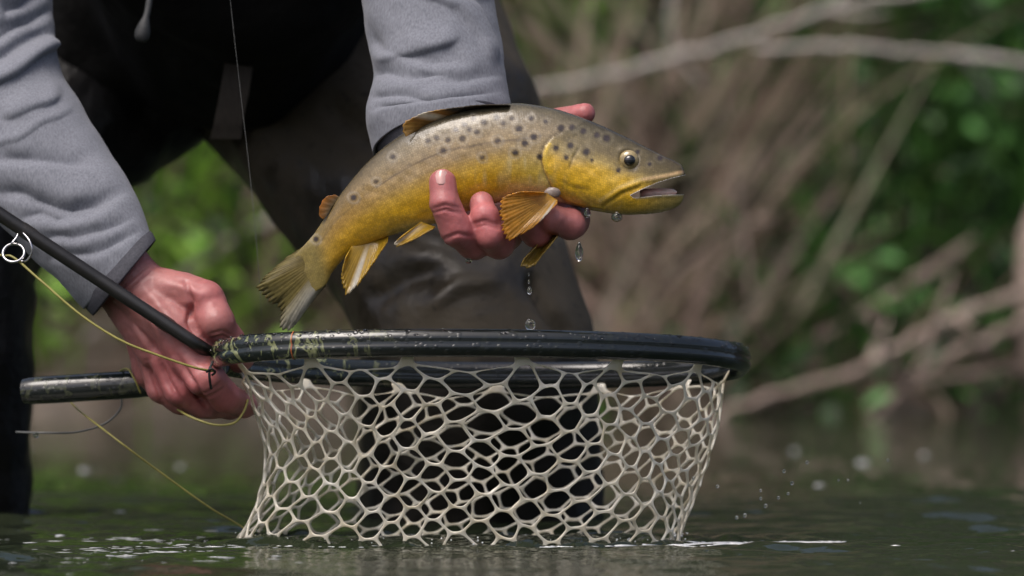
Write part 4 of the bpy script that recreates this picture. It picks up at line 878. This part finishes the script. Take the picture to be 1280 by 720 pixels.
# ------------------------------------------------------------------ fly rod and its lines
def build_rod():
    rod = empty('fly_rod', tuple(W(100, 330, .04))); off = Matrix.Translation(-Vector(rod.location)); tag(rod, 'black fly rod slanting down into the hand at the net handle', 'fishing rod')
    P = arc_resample([W(-140, 172, .028), W(0, 268, .030), W(120, 347, .032), W(215, 410, .030), W(246, 430.5, .030), W(262, 441, .042), W(276, 450, .066)], 60); rr = np.linspace(9.0, 8.4, 60) * PX(.03)
    mb = MB(); mb.add(tube(P, rr, 20)); mb.build('blank', M['rod'], rod, sharp=50).matrix_parent_inverse = off
    for u0, u1 in ((196, 216), (24, 44)):
        q = [W(u, 268 + (u - 0) * .6589, .0303 + u * .00002) for u in np.linspace(u0, u1, 8)]; mb = MB()
        mb.add(tube(q, np.array([.98, 1.06, 1.08, 1.09, 1.09, 1.08, 1.06, .98]) * 8.9 * PX(.03), 18)); mb.build('thread_wrap', M['thread'], rod).matrix_parent_inverse = off
    # stripping guide: an oval ring on two wire feet
    g = MB(); c = W(17, 316, .026); th = np.linspace(0, 2 * math.pi, 33)
    g.add(tube([c + np.array([13.5 * math.cos(a), 9 * math.sin(a) - 0, 11.5 * math.sin(a)]) * PX(0) for a in th], 1.9 * PX(0), 8, caps=False))
    g.add(tube(crom([W(27, 289, .028), W(37, 301, .022), W(40, 315, .021), W(33, 326, .024), W(24, 326, .026)], 16), 1.4 * PX(0), 7))
    g.add(tube(crom([W(24, 287, .030), W(21, 296, .028), W(14, 305, .026)], 8), 1.4 * PX(0), 7)); g.build('line_guide', M['wire'], rod).matrix_parent_inverse = off
    def line(name, pts, r, mat, label, cat='fishing line', n=60):
        mb = MB(); mb.add(tube(crom([W(*p) for p in pts], n), r * PX(0), 7)); return tag(mb.build(name, mat), label, cat)
    line('fly_line', [(-60, 306, .03), (0, 319, .028), (17, 322, .026), (50, 350, .018), (100, 393, .010), (150, 425, .006), (200, 445, .006), (245, 460, .010), (268, 464, .020)], 1.6, M['line'], 'olive yellow fly line running from the rod guide across the hand')
    line('fly_line', [(176, 492, .082), (168, 474, .080), (158, 461, .090), (140, 470, .150), (104, 488, .16), (88, 502, .15), (140, 545, .09), (200, 590, .095), (260, 633, .10), (300, 657, .11), (335, 682, .12)], 1.25, M['line'], 'olive fly line slanting down from the handle into the water')
    line('fly_line', [(152, 494, .15), (150, 512, .15), (130, 530, .15), (95, 540, .15), (55, 541, .15), (20, 540, .16)], 1.4, M['leader'], 'pale loop of line drooping below the net handle', n=40)
    line('fly_line', [(222, 512, .06), (240, 522, .05), (268, 531, .045), (292, 529, .045), (304, 516, .05), (310, 500, .06)], 1.6, M['line'], 'small loop of line under the fingers beside the net', n=40)
    line('leader', [(284, -40, .10), (290, 20, .10), (300, 110, .10), (312, 215, .10), (322, 320, .10), (327, 400, .11)], 0.28, M['leader'], 'thin clear leader hanging straight between the sleeves', n=40)
    mb = MB(); mb.add(tube(crom([W(266, 452, .018), W(262, 462, .014), W(262, 474, .014), W(264, 486, .018)], 14), 1.7 * PX(0), 7)); mb.add(tube(crom([W(258, 465, .014), W(264, 461, .012), W(269, 465, .014), W(265, 469, .016)], 14), 1.5 * PX(0), 7))
    tag(mb.build('thread_knot', M['knot']), 'black thread knot on the fly line next to the hoop', 'knot')
build_rod()

# ------------------------------------------------------------------ drops, spray, foam and painted glints
def build_drops():
    def drop(u, v, rx, rz, label, tail=0, y=-.012, group=None):
        bm = bmesh.new(); bmesh.ops.create_uvsphere(bm, u_segments=20, v_segments=14, radius=1); s = PX(y); c = W(u, v, y)
        for q in bm.verts:
            z = q.co.z; k = 1 - tail * max(0, z) ** 1.2 * .8; wob = 1 + .10 * math.sin(3 * q.co.x + u) ; q.co = Vector((q.co.x * rx * s * k * wob, q.co.y * rx * s * k, z * rz * s))
        me = bpy.data.meshes.new('d'); bm.to_mesh(me); bm.free(); o = link_mesh('water_drop', me, M['drop']); o.location = c; return tag(o, label, 'water drop', group)
    drop(771, 271, 6.5, 6.5, 'round water drop hanging from the jaw of the trout', .3)
    drop(734, 266, 4.2, 6, 'small water drop between the hand and the fish head', .2, -.006)
    drop(724, 314, 5.8, 12.5, 'long falling water drop below the rightmost finger', .75)
    drop(663, 406, 6.5, 7.5, 'large round water drop just above the net hoop', 0)
    drop(662, 363, 3.4, 5, 'lowest drop of the thin trickle under the hanging fin', .6)
    drop(661, 352, 1.5, 2.6, 'middle drop of the thin trickle under the hanging fin', .2)
    drop(661, 343, 1.1, 2.2, 'topmost drop of the thin trickle under the hanging fin', 0)
    drop(586, 326, 5, 3.5, 'water drop clinging under the leftmost fish-holding finger', 0, -.012)
    drop(45, 544, 4.5, 3.5, 'bright water drop at the far left beside the dark leg', 0, .12)
    for u, v, r in [(1009, 578, 1.5), (980, 589, 1.5), (990, 604, 1.6), (985, 617, 1.3), (951, 613, 1.3), (951, 623, 1.4), (957, 632, 1.8), (973, 622, 1.4), (931, 644, 1.8), (921, 647, 1.5), (897, 608, 1.5), (867, 598, 1.5), (1110, 575, 1.3), (1060, 600, 1.1), (1075, 628, 1.0), (1048, 600, 1.0)]:
        drop(u, v, r * 1.45, r * 1.45, 'tiny spray droplet in the air right of the net', 0, .0, 'spray droplets right of the net')
    # foam and bubbles at the waterline, plus white flecks standing in for sky glints
    r = np.random.default_rng(21); mb = MB()
    def fleck(x, y, s, k=1):
        mb.add(ico((x, y, .0002), s, 1, (1.6 * k, 1.1, .32)))
    c0 = W(573, 686, .09)
    for k in range(800):
        a = r.uniform(math.pi, 2 * math.pi) if r.random() < .8 else r.uniform(0, math.pi); e = 1 + abs(r.normal(0, .045))
        fleck(c0[0] + .141 * e * math.cos(a) + r.normal(0, .002), c0[1] + .084 * e * math.sin(a), r.uniform(.0004, .0019) * (1.7 if r.random() < .15 else .95), r.uniform(.8, 2.6))
    for k in range(620):                     # streak to the right
        t = r.random() ** 1.15; fleck(W(840 + 225 * t, 684, 0)[0], .035 + .05 * t + r.normal(0, .016 * (1 - .75 * t)), r.uniform(.0004, .0019) * (1.15 - .75 * t), r.uniform(1.2, 3.5))
    for k in range(260):                     # patch at the left: long white flecks drawn as sky glints
        x, y = W(r.normal(190, 85), 690, 0)[0], r.normal(.02, .12); fleck(x, y, r.uniform(.0002, .0008), r.uniform(2, 8))
    for u, v, s in [(1119, 683, 5), (1145, 691, 3.6), (1267, 690, 4.5), (1160, 656, 4), (1235, 673, 3), (910, 660, 3.5), (1015, 603, 5), (75, 670, 5), (60, 650, 3), (240, 660, 4), (1155, 569, 4), (1252, 581, 3), (993, 563, 3), (1078, 578, 6), (225, 584, 5), (105, 588, 5), (1024, 607, 5), (1165, 641, 3), (890, 650, 3), (930, 668, 3), (1208, 618, 2.5), (150, 640, 5), (30, 560, 4)]:  # scattered white flecks painting sparkles of sky on the ripples
        yy = HC * F / (v - 360) - D0; fleck(W(u, v, yy)[0], yy, s * PX(yy), 1)
    for k in range(90):                      # low splash thrown up where the bag cuts the water
        a = r.uniform(math.pi, 2.1 * math.pi); e = 1 + abs(r.normal(0, .03)); mb.add(ico((c0[0] + .143 * e * math.cos(a), c0[1] + .084 * e * math.sin(a), abs(r.normal(0, .004))), r.uniform(.0003, .0008), 1))
    tag(mb.build('foam', M['foam']), 'white foam and bubbles round the net, with flecks standing in for sky glints', 'foam', kind='stuff')
build_drops()
